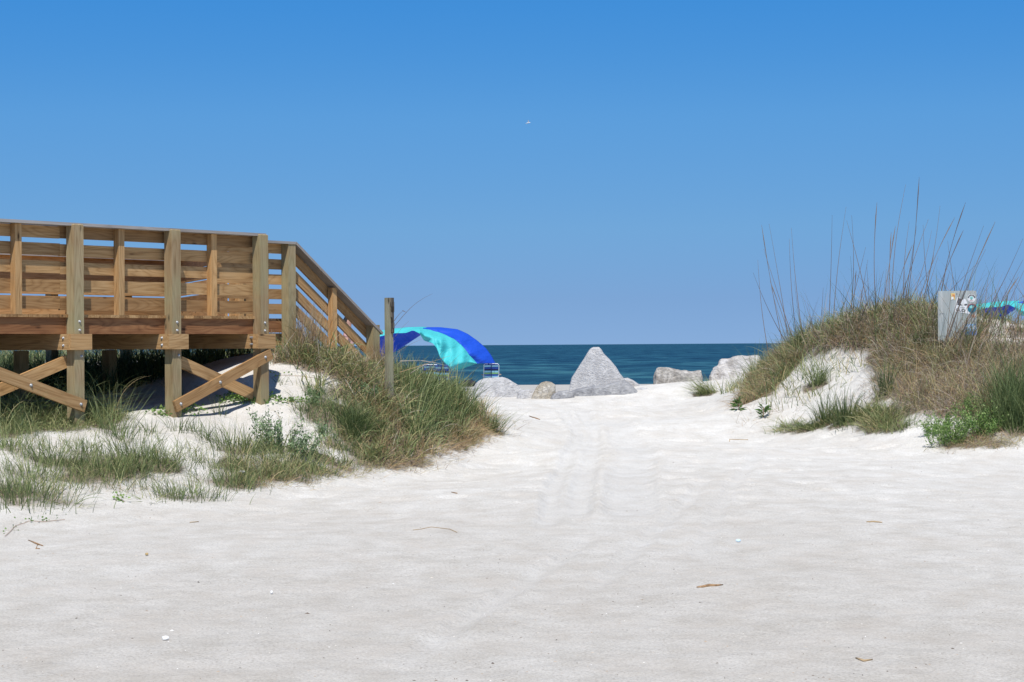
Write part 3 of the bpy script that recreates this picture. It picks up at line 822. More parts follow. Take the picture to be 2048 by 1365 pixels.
def chair(px, py, d, rz, label, frame=M_TUBE, group='beach chairs beyond the rocks'):
    b_ = at(px, py, d); z = GP(Vector(b_))
    root = empty('beach_chair', (b_[0], b_[1], b_[2]), label, 'beach chair', group)
    R = Matrix.Rotation(rz, 4, 'Z'); L = lambda x, y, z_: root.location + (R @ Vector((x, y, z_)))
    # facing +y (the sea); back leans towards the camera
    w_ = .27
    back = [(-w_, .12, .12), (-w_, -.06, .5), (-w_, -.15, .80), (-w_ + .05, -.165, .845), (0, -.17, .85), (w_ - .05, -.165, .845), (w_, -.15, .80), (w_, -.06, .5), (w_, .12, .12)]
    MB().tube([L(*p) for p in back], .0125, 8).build('back_frame', frame, root, True)
    seat = [(-w_, -.05, .17), (-w_, .45, .24), (w_, .45, .24), (w_, -.05, .17)]
    MB().tube([L(*p) for p in seat], .0125, 8).build('seat_frame', frame, root, True)
    for sx in (-1, 1):
        MB().tube([L(sx * w_ * 1.04, -.2, .0), L(sx * w_ * 1.04, -.12, .02), L(sx * w_ * 1.04, .1, .2)], .012, 6).build('leg', frame, root, True)
        MB().tube([L(sx * w_ * 1.04, .42, .0), L(sx * w_ * 1.04, .35, .02), L(sx * w_ * 1.04, .3, .42)], .012, 6).build('leg', frame, root, True)
        MB().plank(L(sx * (w_ + .05), -.12, .45), L(sx * (w_ + .05), .34, .46), .07, R.to_3x3() @ Vector((1, 0, 0)), .02).build('armrest', M_ARM, root)
    m = MB(); Xd = R.to_3x3() @ Vector((1, 0, 0))
    bands = [(.83, 0), (.765, 1), (.69, 0), (.63, 2), (.56, 1), (.50, 3), (.44, 0), (.38, 1), (.31, 2), (.25, 0)]
    for z_, mi in bands:
        y = .12 - (z_ - .12) * .40 + (.02 if z_ > .5 else 0)
        m.plank(L(-w_ + .02, y, z_), L(w_ - .02, y, z_), .062, ZZ + Vector((0, -.35, 0)), .006, mi=mi)
    for sx in (-.1, .1):
        m.tube([L(sx, -.187, .85), L(sx, -.18, .80)], .018, 6, mi=2)
    m.plank(L(0, -.175, .80), L(0, -.02, .25), .022, Xd, .012, mi=2)
    m.build('backrest', [M_WEB1, M_WEB2, M_WEB3, M_WEB4], root)
    m = MB()
    for k in range(7): m.plank(L(-w_ + .01, .0 + k * .07, .178 + k * .01), L(w_ - .01, .0 + k * .07, .178 + k * .01), .062, Vector((0, 1, .1)), .006, mi=(0, 1, 0, 3, 0, 1, 2)[k])
    m.build('seat', [M_WEB1, M_WEB2, M_WEB3, M_WEB4], root)
    return root


M_NFR = simple('navy_tube', (.03, .10, .25), .4)
chair(982.5, 775, 70, .08, 'blue striped beach chair with white frame showing above the rounded boulder')
chair(888, 781, 66, -.5, 'dark blue beach chair behind the dune grass, under the tip of the teal cloth', M_NFR)
chair(862, 779, 67, -.1, 'blue beach chair with pale frame behind the dune grass, left of the dark blue one')
# dark bag
M_BAG = simple('black_bag_cloth', (.02, .02, .03), .8, noise=.3)
bb = at(937, 775, 66); bg_ = empty('beach_bag', tuple(bb), 'dark beach bag lying on the sand left of the rounded boulder', 'bag')
m = MB(); m.tube([Vector(bb) + Vector((x, 0, z)) for x, z in ((-.28, .1), (-.2, .12), (0, .14), (.2, .12), (.28, .1))], [.04, .10, .13, .10, .04], 10); m.build('bag_body', M_BAG, bg_, True)
m = MB(); m.tube([Vector(bb) + Vector((.14 * math.cos(a_), 0, .2 + .12 * math.sin(a_))) for a_ in np.linspace(0, math.pi, 9)], .012, 6); m.build('bag_handle', M_BAG, bg_, True)


# ------------------------------------------------------------------ person beyond the steps
M_SKIN = simple('skin', (.55, .32, .24), .55); M_SHIRT = simple('pink_shirt', (.70, .42, .38), .8); M_SHORT = simple('navy_shorts', (.03, .04, .09), .8); M_HAIR = simple('dark_hair', (.012, .01, .01), .6)


def skin_mesh(name, joints, edges, radii, mat, parent, sub=2, root=0):
    me = bpy.data.meshes.new(name); me.from_pydata(joints, edges, []); o = link(name, me, parent)
    md = o.modifiers.new('skin', 'SKIN'); md.use_smooth_shade = True
    for v, r in zip(me.skin_vertices[0].data, radii): v.radius = (r, r) if not isinstance(r, tuple) else r
    me.skin_vertices[0].data[root].use_root = True
    ss = o.modifiers.new('sub', 'SUBSURF'); ss.levels = sub; ss.render_levels = sub
    me.materials.append(mat)
    return o


pf = at(697, 784, 48.0); pz = GP(Vector(pf))
per = empty('person', (pf[0], pf[1], pz), 'dark haired person in a pink top standing beyond the stair rail', 'person')
hgt = (at(697, 629, 48)[2] - pz); k = hgt / 1.75
J = []; E = []; Rr = []
def jn(x, y, z, r, par=None):
    J.append((x * k, y * k, z * k)); Rr.append(r * k)
    if par is not None: E.append((par, len(J) - 1))
    return len(J) - 1
# faces +x
pel = jn(0, 0, .95, .125); wst = jn(0, 0, 1.08, .11, pel); chs = jn(.01, 0, 1.30, .13, wst); nck = jn(0, 0, 1.46, .055, chs); hd0 = jn(.01, 0, 1.53, .06, nck)
hd1 = jn(.02, 0, 1.62, .085, hd0); hd2 = jn(.015, 0, 1.69, .07, hd1)
nose = jn(.105, 0, 1.61, .016, hd1)
for sy in (-1, 1):
    jn(.02, sy * .083, 1.61, .016, hd1)
    sh0 = jn(0, sy * .17, 1.40, .055, chs); el = jn(-.02, sy * .23, 1.13, .038, sh0); wr = jn(.12, sy * .22, .93, .027, el); pm = jn(.15, sy * .22, .88, .034, wr)
    for q, (fx, ln) in enumerate(((-.026, .075), (-.009, .085), (.009, .08), (.026, .065))):
        f1 = jn(.165 + fx * .3, sy * .22 + fx, .83, .010, pm); jn(.165 + fx * .3 - .012, sy * .22 + fx, .83 - ln * .6, .008, f1)
    th_ = jn(.185, sy * .20, .87, .011, pm); jn(.20, sy * .20, .835, .009, th_)
    hp = jn(0, sy * .09, .88, .095, pel); kn_ = jn(.02 + .03 * sy, sy * .10, .50, .06, hp); an = jn(-.02 + .04 * sy, sy * .10, .09, .04, kn_); jn(.03 + .04 * sy, sy * .10, .035, .04, an); jn(.14 + .04 * sy, sy * .11, .025, .03, len(J) - 1)
skin_mesh('body', J, E, Rr, M_SKIN, per)
skin_mesh('shirt', [(0, 0, .94 * k), (0, 0, 1.1 * k), (.01 * k, 0, 1.30 * k), (0, 0, 1.41 * k), (0, .18 * k, 1.39 * k), (-.015 * k, .215 * k, 1.25 * k), (0, -.18 * k, 1.39 * k), (-.015 * k, -.215 * k, 1.25 * k)],
          [(0, 1), (1, 2), (2, 3), (2, 4), (4, 5), (2, 6), (6, 7)], [.145 * k, .135 * k, .15 * k, .075 * k, .075 * k, .062 * k, .075 * k, .062 * k], M_SHIRT, per)
skin_mesh('shorts', [(0, 0, 1.0 * k), (0, 0, .93 * k), (0, .095 * k, .84 * k), (.02 * k, .1 * k, .6 * k), (0, -.095 * k, .84 * k), (0, -.1 * k, .6 * k)], [(0, 1), (1, 2), (2, 3), (1, 4), (4, 5)], [.14 * k, .15 * k, .11 * k, .095 * k, .11 * k, .095 * k], M_SHORT, per)
skin_mesh('hair', [(.03 * k, 0, 1.72 * k), (-.025 * k, 0, 1.67 * k), (-.05 * k, 0, 1.58 * k), (-.055 * k, 0, 1.5 * k)], [(0, 1), (1, 2), (2, 3)], [.07 * k, .088 * k, .07 * k, .045 * k], M_HAIR, per, root=1)
m = MB()
for sy in (-1, 1): m.tube([Vector(per.location) + Vector((.095 * k, sy * .033 * k, 1.632 * k)), Vector(per.location) + Vector((.106 * k, sy * .033 * k, 1.632 * k))], .02 * k, 8)
m.build('sunglasses', M_BAG, per, True)

# ------------------------------------------------------------------ gull
M_FEA = simple('white_feathers', (.66, .68, .70), .7); M_FEG = simple('grey_feathers', (.22, .24, .27), .7)
gp = Vector(at(1057, 246, 120)); gull = empty('gull', tuple(gp), 'small white gull with grey wings flying high in the clear sky', 'bird')
m = MB(); m.tube([gp + Vector(v) for v in ((-.22, 0, -.045), (-.16, 0, -.02), (-.06, 0, 0), (.05, 0, .005), (.12, 0, .01), (.17, 0, .015), (.215, 0, .005))], [.012, .03, .05, .052, .036, .03, .006], 10); m.build('body', M_FEA, gull, True)
for sy, (tipz, tipx) in ((1, (.34, -.04)), (-1, (-.16, -.32))):
    V = []; Q = []
    spine = [(0, .04, .02), (.0 + tipx * .2, .2, .02 + tipz * .45), (tipx * .5, .36, .02 + tipz * .8), (tipx, .5, tipz)]
    ch = [.13, .12, .09, .01]
    for (x, y, z), c_ in zip(spine, ch):
        for dx_, dz_ in ((c_ * .5, 0), (-c_ * .5, -.008)):
            V.append((gp.x + x + dx_, gp.y + sy * y, gp.z + z + dz_))
    Q = [(0, 1, 3, 2), (2, 3, 5, 4), (4, 5, 7, 6)]
    o = np_mesh('wing', np.array(V), np.array(Q), M_FEG, parent=gull); sm = o.modifiers.new('t', 'SOLIDIFY'); sm.thickness = .012
V = [(gp.x - .2, gp.y - .015, gp.z - .04), (gp.x - .2, gp.y + .015, gp.z - .04), (gp.x - .33, gp.y + .05, gp.z - .07), (gp.x - .33, gp.y - .05, gp.z - .07)]
o = np_mesh('tail', np.array(V), np.array([(0, 1, 2, 3)]), M_FEA, parent=gull); sm = o.modifiers.new('t', 'SOLIDIFY'); sm.thickness = .01

gull.scale = (.58, .58, .58)

# ------------------------------------------------------------------ sign panel seen from its back
M_SIGN, t, b = newmat('dull_aluminium_sheet')
tc_ = N(t, 'ShaderNodeTexCoord'); s1 = noise_at(t, tc_.outputs['Object'], (22, 1, 2.2), 1.0, 5, .6); s2 = noise_at(t, tc_.outputs['Object'], (3, 1, 3), 1.0, 4)
c = ramp(t, s1.outputs['Fac'], [(.3, (.26, .30, .30)), (.5, (.38, .425, .42)), (.72, (.52, .55, .54))]).outputs[0]
c = mixc(t, ramp(t, s2.outputs['Fac'], [(.45, 0.0), (.65, .5)]).outputs[0], c, (.46, .44, .40))
t.links.new(c, b.inputs['Base Color']); b.inputs['Roughness'].default_value = .6; b.inputs['Metallic'].default_value = .15
SD = 30.6
sp0 = Vector(at(1915, 684, SD)); sign = empty('sign_panel', (sp0.x, sp0.y, GP(sp0)), 'grey aluminium sign panel covered in stickers, standing in the grass of the right dune', 'sign')
yaw = math.radians(4)
SX_ = Vector((math.cos(yaw), math.sin(yaw), 0)); SN = Vector((math.sin(yaw), -math.cos(yaw), 0))
kk = SD / F


def sg(px, py, off=0.0):
    return sp0 + SX_ * ((px - 1915) * kk) + ZZ * ((684 - py) * kk + (px - 1915) * kk * .0067) + SN * off


def cr(x, y): return (1870 + x / 11.38, 570 + y / 11.38)


def flat(pts, off, name, mat, th=.0012, parent=None, ispx=True):
    """a thin sticker: front polygon plus a rim"""
    q = [sg(*p, off) for p in pts]; r_ = [sg(*p, off - th) for p in pts]; m = MB(); n = len(q)
    ar = sum((pts[i][0] * pts[(i + 1) % n][1] - pts[(i + 1) % n][0] * pts[i][1]) for i in range(n))
    if ar > 0: q = q[::-1]; r_ = r_[::-1]
    m.poly(q); m.poly(r_[::-1])
    for i in range(n): m.poly([q[i], r_[i], r_[(i + 1) % n], q[(i + 1) % n]])
    return m.build(name, mat, parent or sign)


def rrect(x0, y0, x1, y1, r):
    o = []
    for cx_, cy_, a0 in ((x1 - r, y0 + r, -90), (x1 - r, y1 - r, 0), (x0 + r, y1 - r, 90), (x0 + r, y0 + r, 180)):
        for k_ in range(5):
            a_ = math.radians(a0 + k_ * 22.5); o.append((cx_ + r * math.cos(a_), cy_ + r * math.sin(a_)))
    return o


flat(rrect(1875.5, 582, 1954.5, 683, 4), 0, 'panel', M_SIGN, .003)
mleg = MB()
for px in (1893, 1937): mleg.box((sg(px, 640, -.03) + sg(px, 740, -.03)) / 2, ZZ, SX_, SN, (sg(px, 640) - sg(px, 740)).length / 2, .02, .02)
mleg.build('sign_post', M_BOLT, sign)
cols = dict(white=(.75, .76, .76), black=(.03, .03, .035), dgrey=(.10, .10, .11), teal=(.03, .17, .24), lteal=(.25, .62, .60), orange=(.62, .25, .10), yellow=(.7, .52, .2), red=(.42, .06, .04),
            blue=(.02, .16, .50), lblue=(.25, .45, .72), pink=(.55, .35, .36), pale=(.42, .45, .48))
MC = {k_: simple('sticker_' + k_, v, .5) for k_, v in cols.items()}
def circ(cx_, cy_, r, n=20, a0=0, a1=360): return [cr(cx_ + r * math.cos(math.radians(a0 + (a1 - a0) * i / n)), cy_ + r * math.sin(math.radians(a0 + (a1 - a0) * i / n))) for i in range(n)]
s = flat([cr(508, 285), cr(700, 325), cr(745, 420), cr(735, 520), cr(825, 668), cr(700, 655), cr(440, 603)], .003, 'sticker', MC['white'])
flat([cr(525, 300), cr(600, 315), cr(598, 385), cr(575, 430), cr(600, 470), cr(510, 460)], .005, 'print', MC['dgrey'], parent=s)
flat([cr(600, 312), cr(670, 322), cr(640, 335), cr(612, 350)], .005, 'print', MC['dgrey'], parent=s)
flat([cr(590, 440), cr(630, 468), cr(575, 470)], .005, 'print', MC['dgrey'], parent=s)
flat([cr(672, 440), cr(742, 432), cr(738, 470), cr(680, 480)], .005, 'print', MC['dgrey'], parent=s)
for k_ in range(7): flat([cr(512 + k_ * 26, 492 + k_ * 3), cr(530 + k_ * 26, 494 + k_ * 3), cr(530 + k_ * 26, 518 + k_ * 3), cr(512 + k_ * 26, 516 + k_ * 3)], .005, 'print', MC['pale'], parent=s)
fc = bpy.data.curves.new('lettering', 'FONT'); fc.body = 'GLO'; fc.size = 1; fc.extrude = .0; fc.offset = .035
fo_ = bpy.data.objects.new('tmp', fc); COL.objects.link(fo_); bpy.context.view_layer.update()
me = bpy.data.meshes.new_from_object(fo_.evaluated_get(bpy.context.evaluated_depsgraph_get())); bpy.data.objects.remove(fo_)
vs = np.array([v.co[:] for v in me.vertices]); x0, x1 = vs[:, 0].min(), vs[:, 0].max(); y0, y1 = vs[:, 1].min(), vs[:, 1].max()
for v in me.vertices:
    fx = (v.co.x - x0) / (x1 - x0); fy = (v.co.y - y0) / (y1 - y0)
    px_, py_ = cr(478 + fx * 215 + (1 - fy) * -6, 530 + (1 - fy) * 66 + fx * 26)
    v.co = sg(px_, py_, .006) - sign.location
me.materials.append(MC['dgrey']); link('lettering', me, s)
s = flat(circ(850, 540, 104), .007, 'sticker', MC['teal'])
for a0 in range(190, 350, 20):
    a1 = a0 + 14; flat([cr(850 + r * math.cos(math.radians(q)), 540 + r * math.sin(math.radians(q))) for r, q in ((108, a0), (108, a1), (88, a1), (88, a0))], .009, 'print', MC['red'] if a0 % 40 else MC['pale'], parent=s)
flat([cr(790, 500), cr(840, 470), cr(870, 500), cr(900, 480), cr(880, 540), cr(800, 540)], .009, 'print', MC['lteal'], parent=s)
s = flat(circ(843, 310, 94), .003, 'sticker', MC['white'])
for a0 in range(185, 350, 22):
    a1 = a0 + 16; flat([cr(843 + r * math.cos(math.radians(q)), 312 + r * math.sin(math.radians(q))) for r, q in ((88, a0), (88, a1), (58, a1), (58, a0))], .005, 'print', MC['black'], parent=s)
flat(circ(843, 305, 38, 12), .005, 'print', MC['lteal'], parent=s)
flat([cr(795, 350), cr(840, 370), cr(885, 350), cr(880, 375), cr(800, 378)], .005, 'print', MC['pink'], parent=s)
s = flat([cr(360, 190), cr(465, 190), cr(462, 350), cr(440, 340), cr(420, 300), cr(395, 320), cr(360, 350), cr(372, 270)], .003, 'sticker', MC['yellow'])
flat([cr(395, 215), cr(455, 225), cr(458, 300), cr(430, 260), cr(400, 262)], .005, 'print', MC['orange'], parent=s)
flat([cr(378, 275), cr(425, 275), cr(425, 330), cr(370, 340)], .0055, 'print', MC['white'], parent=s)
st = []
for i in range(14): r = 52 if i % 2 == 0 else 20; a_ = i * math.pi / 7; st.append(cr(885 + r * math.cos(a_), 715 + r * math.sin(a_)))
s = flat(st, .003, 'sticker', MC['orange']); flat(circ(885, 715, 18, 10), .005, 'print', MC['red'], parent=s)
for k_ in range(5): flat([cr(825 + k_ * 24, 805), cr(841 + k_ * 24, 803), cr(841 + k_ * 24, 828), cr(825 + k_ * 24, 830)], .003, 'sticker', MC['pale'])
s = flat([cr(690, 900), cr(940, 895), cr(955, 1064), cr(660, 1064)], .003, 'sticker', MC['lblue'])
for k_ in range(5): flat([cr(740 + k_ * 38, 935), cr(762 + k_ * 38, 930), cr(765 + k_ * 38, 1010), cr(745 + k_ * 38, 1015)], .005, 'print', MC['white'], parent=s)
flat([cr(655, 1066), cr(960, 1066), cr(955, 1155), cr(652, 1158)], .003, 'sticker', MC['blue'])
flat(circ(502, 208, 10, 8), .004, 'bolt', MC['black'])

#VEG
# ------------------------------------------------------------------ vegetation
ROOTS = []


def blade_arrays(P, H, az, tilt, bend, wd, tint, seg=5, kink=.0):
    """curved tapering blades. P(n,3) roots, H length, az lean direction, tilt initial angle, bend extra angle to the tip"""
    n = len(P); s = np.linspace(0, 1, seg + 1)
    ROOTS.append((P[:, :2], H))
    dirx, diry = np.cos(az), np.sin(az)
    pos = P.copy(); out = np.empty((n, seg + 1, 2, 3)); tt = np.empty((n, seg + 1, 2))
    sd = np.stack([-diry, dirx, np.zeros(n)], -1)
    # turn the flat of the blade a random amount
    tw = rng.uniform(-1, 1, n) * .9
    for i in range(seg + 1):
        ang = tilt + bend * s[i] ** 1.3
        d = np.stack([np.sin(ang) * dirx, np.sin(ang) * diry, np.cos(ang)], -1)
        if i: pos = pos + d * (H / seg)[:, None]
        upn = np.cross(sd, d)
        wv = sd * np.cos(tw)[:, None] + upn * np.sin(tw)[:, None]
        wk = (wd * (1 - s[i] ** 1.7 * .93) * .5)[:, None]
        out[:, i, 0] = pos - wv * wk; out[:, i, 1] = pos + wv * wk
        tt[:, i] = (tint + .03 * (s[i] - .3))[:, None]
    base_ = (np.arange(n) * (seg + 1) * 2)[:, None]
    q = np.concatenate([np.stack([base_[:, 0] + 2 * i, base_[:, 0] + 2 * i + 1, base_[:, 0] + 2 * i + 3, base_[:, 0] + 2 * i + 2], -1) for i in range(seg)])
    return out.reshape(-1, 3), q, np.clip(tt.reshape(-1), 0, 1)


def merge(L):
    V, Q, T, o = [], [], [], 0
    for v, q, t in L: V.append(v); Q.append(q + o); T.append(t); o += len(v)
    return np.concatenate(V), np.concatenate(Q), np.concatenate(T)


def inpoly(x, y, poly):
    poly = np.array(poly, float); c = np.zeros(len(x), bool); j = len(poly) - 1
    for i in range(len(poly)):
        xi, yi = poly[i]; xj, yj = poly[j]
        c ^= ((yi > y) != (yj > y)) & (x < (xj - xi) * (y - yi) / (yj - yi + 1e-12) + xi); j = i
    return c


def scatter(poly, n, clump=0, crad=.12):
    """n roots whose line of sight falls in the outline, gathered in clumps on the sand"""
    p = np.array(poly, float); lo, hi = p.min(0), p.max(0); k = int(n * 1.2) + 50 if not clump else max(8, n // clump)
    got = []
    while sum(len(g) for g in got) < k:
        x = rng.uniform(lo[0], hi[0], k * 2); y = rng.uniform(lo[1], hi[1], k * 2); m = inpoly(x, y, poly)
        d = drop(x[m], y[m]); d = d[~np.isnan(d[:, 0])]; d = d[(d[:, 1] < 46)]
        got.append(d)
        if len(got) > 30: break
    R = np.concatenate(got)[:k]
    if clump:
        ci = rng.integers(0, len(R), n); cvar = rng.random(len(R))
        Q = R[ci].copy(); Q[:, :2] += rng.normal(0, crad, (n, 2)); Q[:, 2] = gz(Q[:, 0], Q[:, 1]) - .015
        return Q, cvar[ci], R[ci]
    R = R[:n]; R[:, 2] -= .015
    return R, rng.random(len(R)), R


def grass(poly, n, h=(.25, .5), w=(.005, .010), tint=(.1, .3), tilt=.25, bend=(.3, 1.1), clump=14, crad=.08, lean=None, leanw=0., tv=.12, seg=5):
    leanw *= .45; tv *= 1.25
    P, cv, C = scatter(poly, n, clump, crad); n = len(P)
    out = np.arctan2(P[:, 1] - C[:, 1], P[:, 0] - C[:, 0]) + rng.normal(0, 1.1, n)
    if lean is not None:
        vx = np.cos(out) * (1 - leanw) + math.cos(lean) * leanw; vy = np.sin(out) * (1 - leanw) + math.sin(lean) * leanw; out = np.arctan2(vy, vx)
    H = rng.uniform(*h, n) * (.6 + .7 * rng.permutation(cv)) * (.7 + .5 * cv)
    t = tint[0] + (tint[1] - tint[0]) * cv + rng.normal(0, tv, n)
    return blade_arrays(P, H, out, np.abs(rng.normal(tilt, .30, n)), rng.uniform(*bend, n), rng.uniform(*w, n), np.clip(t, 0, 1), seg)


def stuff(name, parts, label, cat, mat=None):
    o = np_mesh(name, *merge(parts)[:2], mat or M_BLADE, {'tint': merge(parts)[2]})
    return tag(o, label, cat, kind='stuff')


def put(name, parts, label, cat, group=None, mat=None):
    V, Q, T = merge(parts); c = V.mean(0); c[2] = V[:, 2].min()
    o = np_mesh(name, V - c, Q, mat or M_BLADE, {'tint': T}); o.location = c
    return tag(o, label, cat, group)


def leaves(P, D, size, tint, wide=.45):
    """diamond leaves at P pointing along D"""
    n = len(P); D = D / np.linalg.norm(D, axis=1)[:, None]
    r = rng.normal(size=(n, 3)); sd = np.cross(D, r); sd /= np.linalg.norm(sd, axis=1)[:, None]; up = np.cross(sd, D)
    L = size[:, None]; V = np.stack([P, P + D * L * .5 + sd * L * wide * .5 + up * L * .08, P + D * L, P + D * L * .5 - sd * L * wide * .5 + up * L * .08], 1)
    q = np.arange(n * 4).reshape(n, 4)
    return V.reshape(-1, 3), q, np.repeat(np.clip(tint, 0, 1), 4)


def shrub(c, rx, ry, h, nst, nl, leaf=(.03, .05), tint=(.2, .8), wide=.4, spread=1.0):
    """upright stems thick with small leaves"""
    st = []; LV = []
    base_ = np.stack([c[0] + rng.normal(0, rx * .4, nst), c[1] + rng.normal(0, ry * .4, nst), np.zeros(nst)], -1)
    base_[:, 2] = gz(base_[:, 0], base_[:, 1]) - .02
    az = np.arctan2(base_[:, 1] - c[1], base_[:, 0] - c[0]) + rng.normal(0, .6, nst)
    H = rng.uniform(.55, 1.05, nst) * h; tilt = np.abs(rng.normal(.3, .2, nst)) * spread; bend = rng.uniform(-.1, .5, nst)
    st.append(blade_arrays(base_, H, az, tilt, bend, np.full(nst, .007), rng.uniform(0, .4, nst), 5))
    per_ = nl // nst; s = rng.uniform(.15, 1, (nst, per_))
    ang = tilt[:, None] + bend[:, None] * s * .6; r = H[:, None] * s
    P = np.stack([base_[:, None, 0] + np.sin(ang) * np.cos(az)[:, None] * r, base_[:, None, 1] + np.sin(ang) * np.sin(az)[:, None] * r, base_[:, None, 2] + np.cos(ang) * r], -1).reshape(-1, 3)
    P += rng.normal(0, .022, P.shape)
    D = rng.normal(size=P.shape); D[:, 2] = np.abs(D[:, 2]) + .5
    tt = rng.uniform(*tint, len(P)) * (.75 + .25 * s.ravel())
    return merge([leaves(P, D, rng.uniform(*leaf, len(P)), tt, wide)]), merge(st)


def shrub_thing(name, c, rx, ry, h, nst, nl, label, mat=None, group=None, **kw):
    lv, st = shrub(c, rx, ry, h, nst, nl, **kw)
    root = empty(name, (c[0], c[1], float(gz(c[0], c[1]))), label, 'plant', group)
    np_mesh('leaves', lv[0], lv[1], mat or M_LEAF, {'tint': lv[2]}, parent=root)
    np_mesh('stems', st[0], st[1], M_TWIG, {'tint': st[2]}, parent=root)
    return root


WIND = 0.0     # things lean to the right, +x
# ---- left dune: mixed green-brown mass
A = []
massA = [(725, 905), (770, 930), (840, 912), (915, 900), (930, 880), (985, 845), (965, 822), (945, 800), (905, 782), (850, 765), (800, 750), (765, 750), (740, 790), (735, 850)]
A += [grass(massA, 3700, (.10, .42), (.004, .015), (.10, .60), .3, (.3, 1.5), 36, .055, WIND, .1, .14)]
A += [grass(massA, 4400, (.12, .38), (.005, .010), (.5, .9), .8, (.3, 1.6), 26, .09, WIND, .1, .12)]
A += [grass([(860, 905), (925, 895), (990, 850), (965, 820), (900, 850)], 2600, (.12, .34), (.004, .007), (.60, .72), .9, (.3, 1.3), 20, .09, 0, .2, .05)]   # rusty straw skirt
A += [grass([(800, 800), (920, 790), (960, 830), (900, 890), (830, 890)], 1500, (.32, .66), (.009, .016), (.08, .3), .2, (.2, .9), 22, .06, 0, .3, .07)]       # tall dark leaves
crest = [(560, 712), (600, 725), (700, 760), (760, 765), (810, 760), (800, 735), (770, 716), (700, 706), (610, 698), (560, 698)]
A += [grass(crest, 2900, (.08, .28), (.006, .018), (.2, .5), .4, (.2, 1.3), 22, .05, 0, .15, .14)]
A += [grass(crest, 3200, (.08, .32), (.004, .009), (.5, 1.0), .8, (.3, 1.9), 10, .1, 0, .15, .16)]
A += [grass([(690, 745), (790, 745), (800, 800), (760, 830), (700, 800)], 1900, (.10, .34), (.005, .014), (.15, .65), .5, (.3, 1.4), 12, .09, 0, .1, .2)]
A += [grass([(800, 770), (870, 775), (930, 795), (900, 815), (800, 800)], 2600, (.25, .55), (.006, .012), (.08, .35), .3, (.3, 1.1), 14, .08, 0, .2, .1)]
A += [grass(massA + crest[::-1], 420, (.25, .5), (.014, .024), (.18, .46), .35, (.8, 2.0), 5, .08, 0, 0, .1, 8)]      # broad bent leaves
A += [grass([(700, 955), (860, 925), (1000, 850), (1020, 830), (1000, 870), (900, 925), (760, 955)], 420, (.08, .28), (.003, .006), (.55, .8), 1.35, (0, .4), 4, .1, 0, 0, .1)]
stuff('dune_grass', A, 'tangled green and straw coloured grass covering the shoulder of the left dune', 'grass')
# low green band in the hollow
B = []
band = [(460, 968), (520, 972), (640, 955), (720, 935), (760, 925), (740, 885), (690, 870), (640, 905), (600, 900), (520, 890), (470, 905), (455, 930)]
B += [grass(band, 2900, (.10, .36), (.004, .011), (.16, .46), .35, (.3, 1.4), 18, .08, 0, .15, .12)]
B += [grass([(700, 885), (740, 870), (720, 830), (690, 850)], 1200, (.2, .4), (.005, .009), (.04, .2), .3, (.3, 1.1), 14, .07, 0, .1, .07)]
B += [grass([(480, 975), (700, 950), (850, 925), (820, 915), (640, 948), (500, 962)], 1500, (.1, .3), (.004, .006), (.45, .72), 1.1, (.2, .9), 12, .12, 0, .3, .06)]
stuff('low_green_grass', B, 'dense low green grass in the hollow at the foot of the left dune', 'grass')
C = []
pt = [(0, 872), (90, 868), (160, 858), (235, 848), (240, 826), (200, 818), (120, 812), (0, 808)]
C += [grass(pt, 5200, (.08, .24), (.004, .008), (.14, .44), .5, (.4, 1.3), 10, .08, 0, .1, .08)]
C += [grass(pt, 500, (.4, .8), (.004, .007), (.12, .42), .2, (.9, 2.1), 14, .07, 0, .15, .08, 8)]
C += [grass([(-300, 880), (0, 875), (0, 800), (-300, 800)], 2500, (.1, .4), (.004, .008), (.14, .44), .5, (.4, 1.3), 10, .08, 0, .1, .08)]
P_c, cvv, _ = scatter(pt, 2600, 40, .1); P_c[:, 2] += rng.uniform(0, .10, len(P_c)); Dd = rng.normal(size=P_c.shape); Dd[:, 2] += .6
C += [leaves(P_c, Dd, rng.uniform(.015, .03, len(P_c)), .32 + .14 * rng.random(len(P_c)), .5)]
stuff('grass_under_deck', C, 'arching green grass and weeds around the left legs of the boardwalk', 'grass')

# dark-tinted brush added to deepen the shade behind and under the platform
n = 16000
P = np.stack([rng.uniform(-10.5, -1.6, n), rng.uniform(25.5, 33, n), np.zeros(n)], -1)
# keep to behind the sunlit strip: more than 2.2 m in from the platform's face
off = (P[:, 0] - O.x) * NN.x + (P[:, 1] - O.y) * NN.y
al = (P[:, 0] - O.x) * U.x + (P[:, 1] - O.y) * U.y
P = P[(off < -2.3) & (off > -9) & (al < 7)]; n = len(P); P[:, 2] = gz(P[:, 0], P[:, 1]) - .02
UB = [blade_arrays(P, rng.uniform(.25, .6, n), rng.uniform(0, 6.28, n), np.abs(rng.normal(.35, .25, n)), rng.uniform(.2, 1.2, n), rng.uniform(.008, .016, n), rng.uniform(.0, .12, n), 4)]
stuff('shaded_brush', UB, 'dark grass added to deepen the shade under and behind the boardwalk', 'grass')

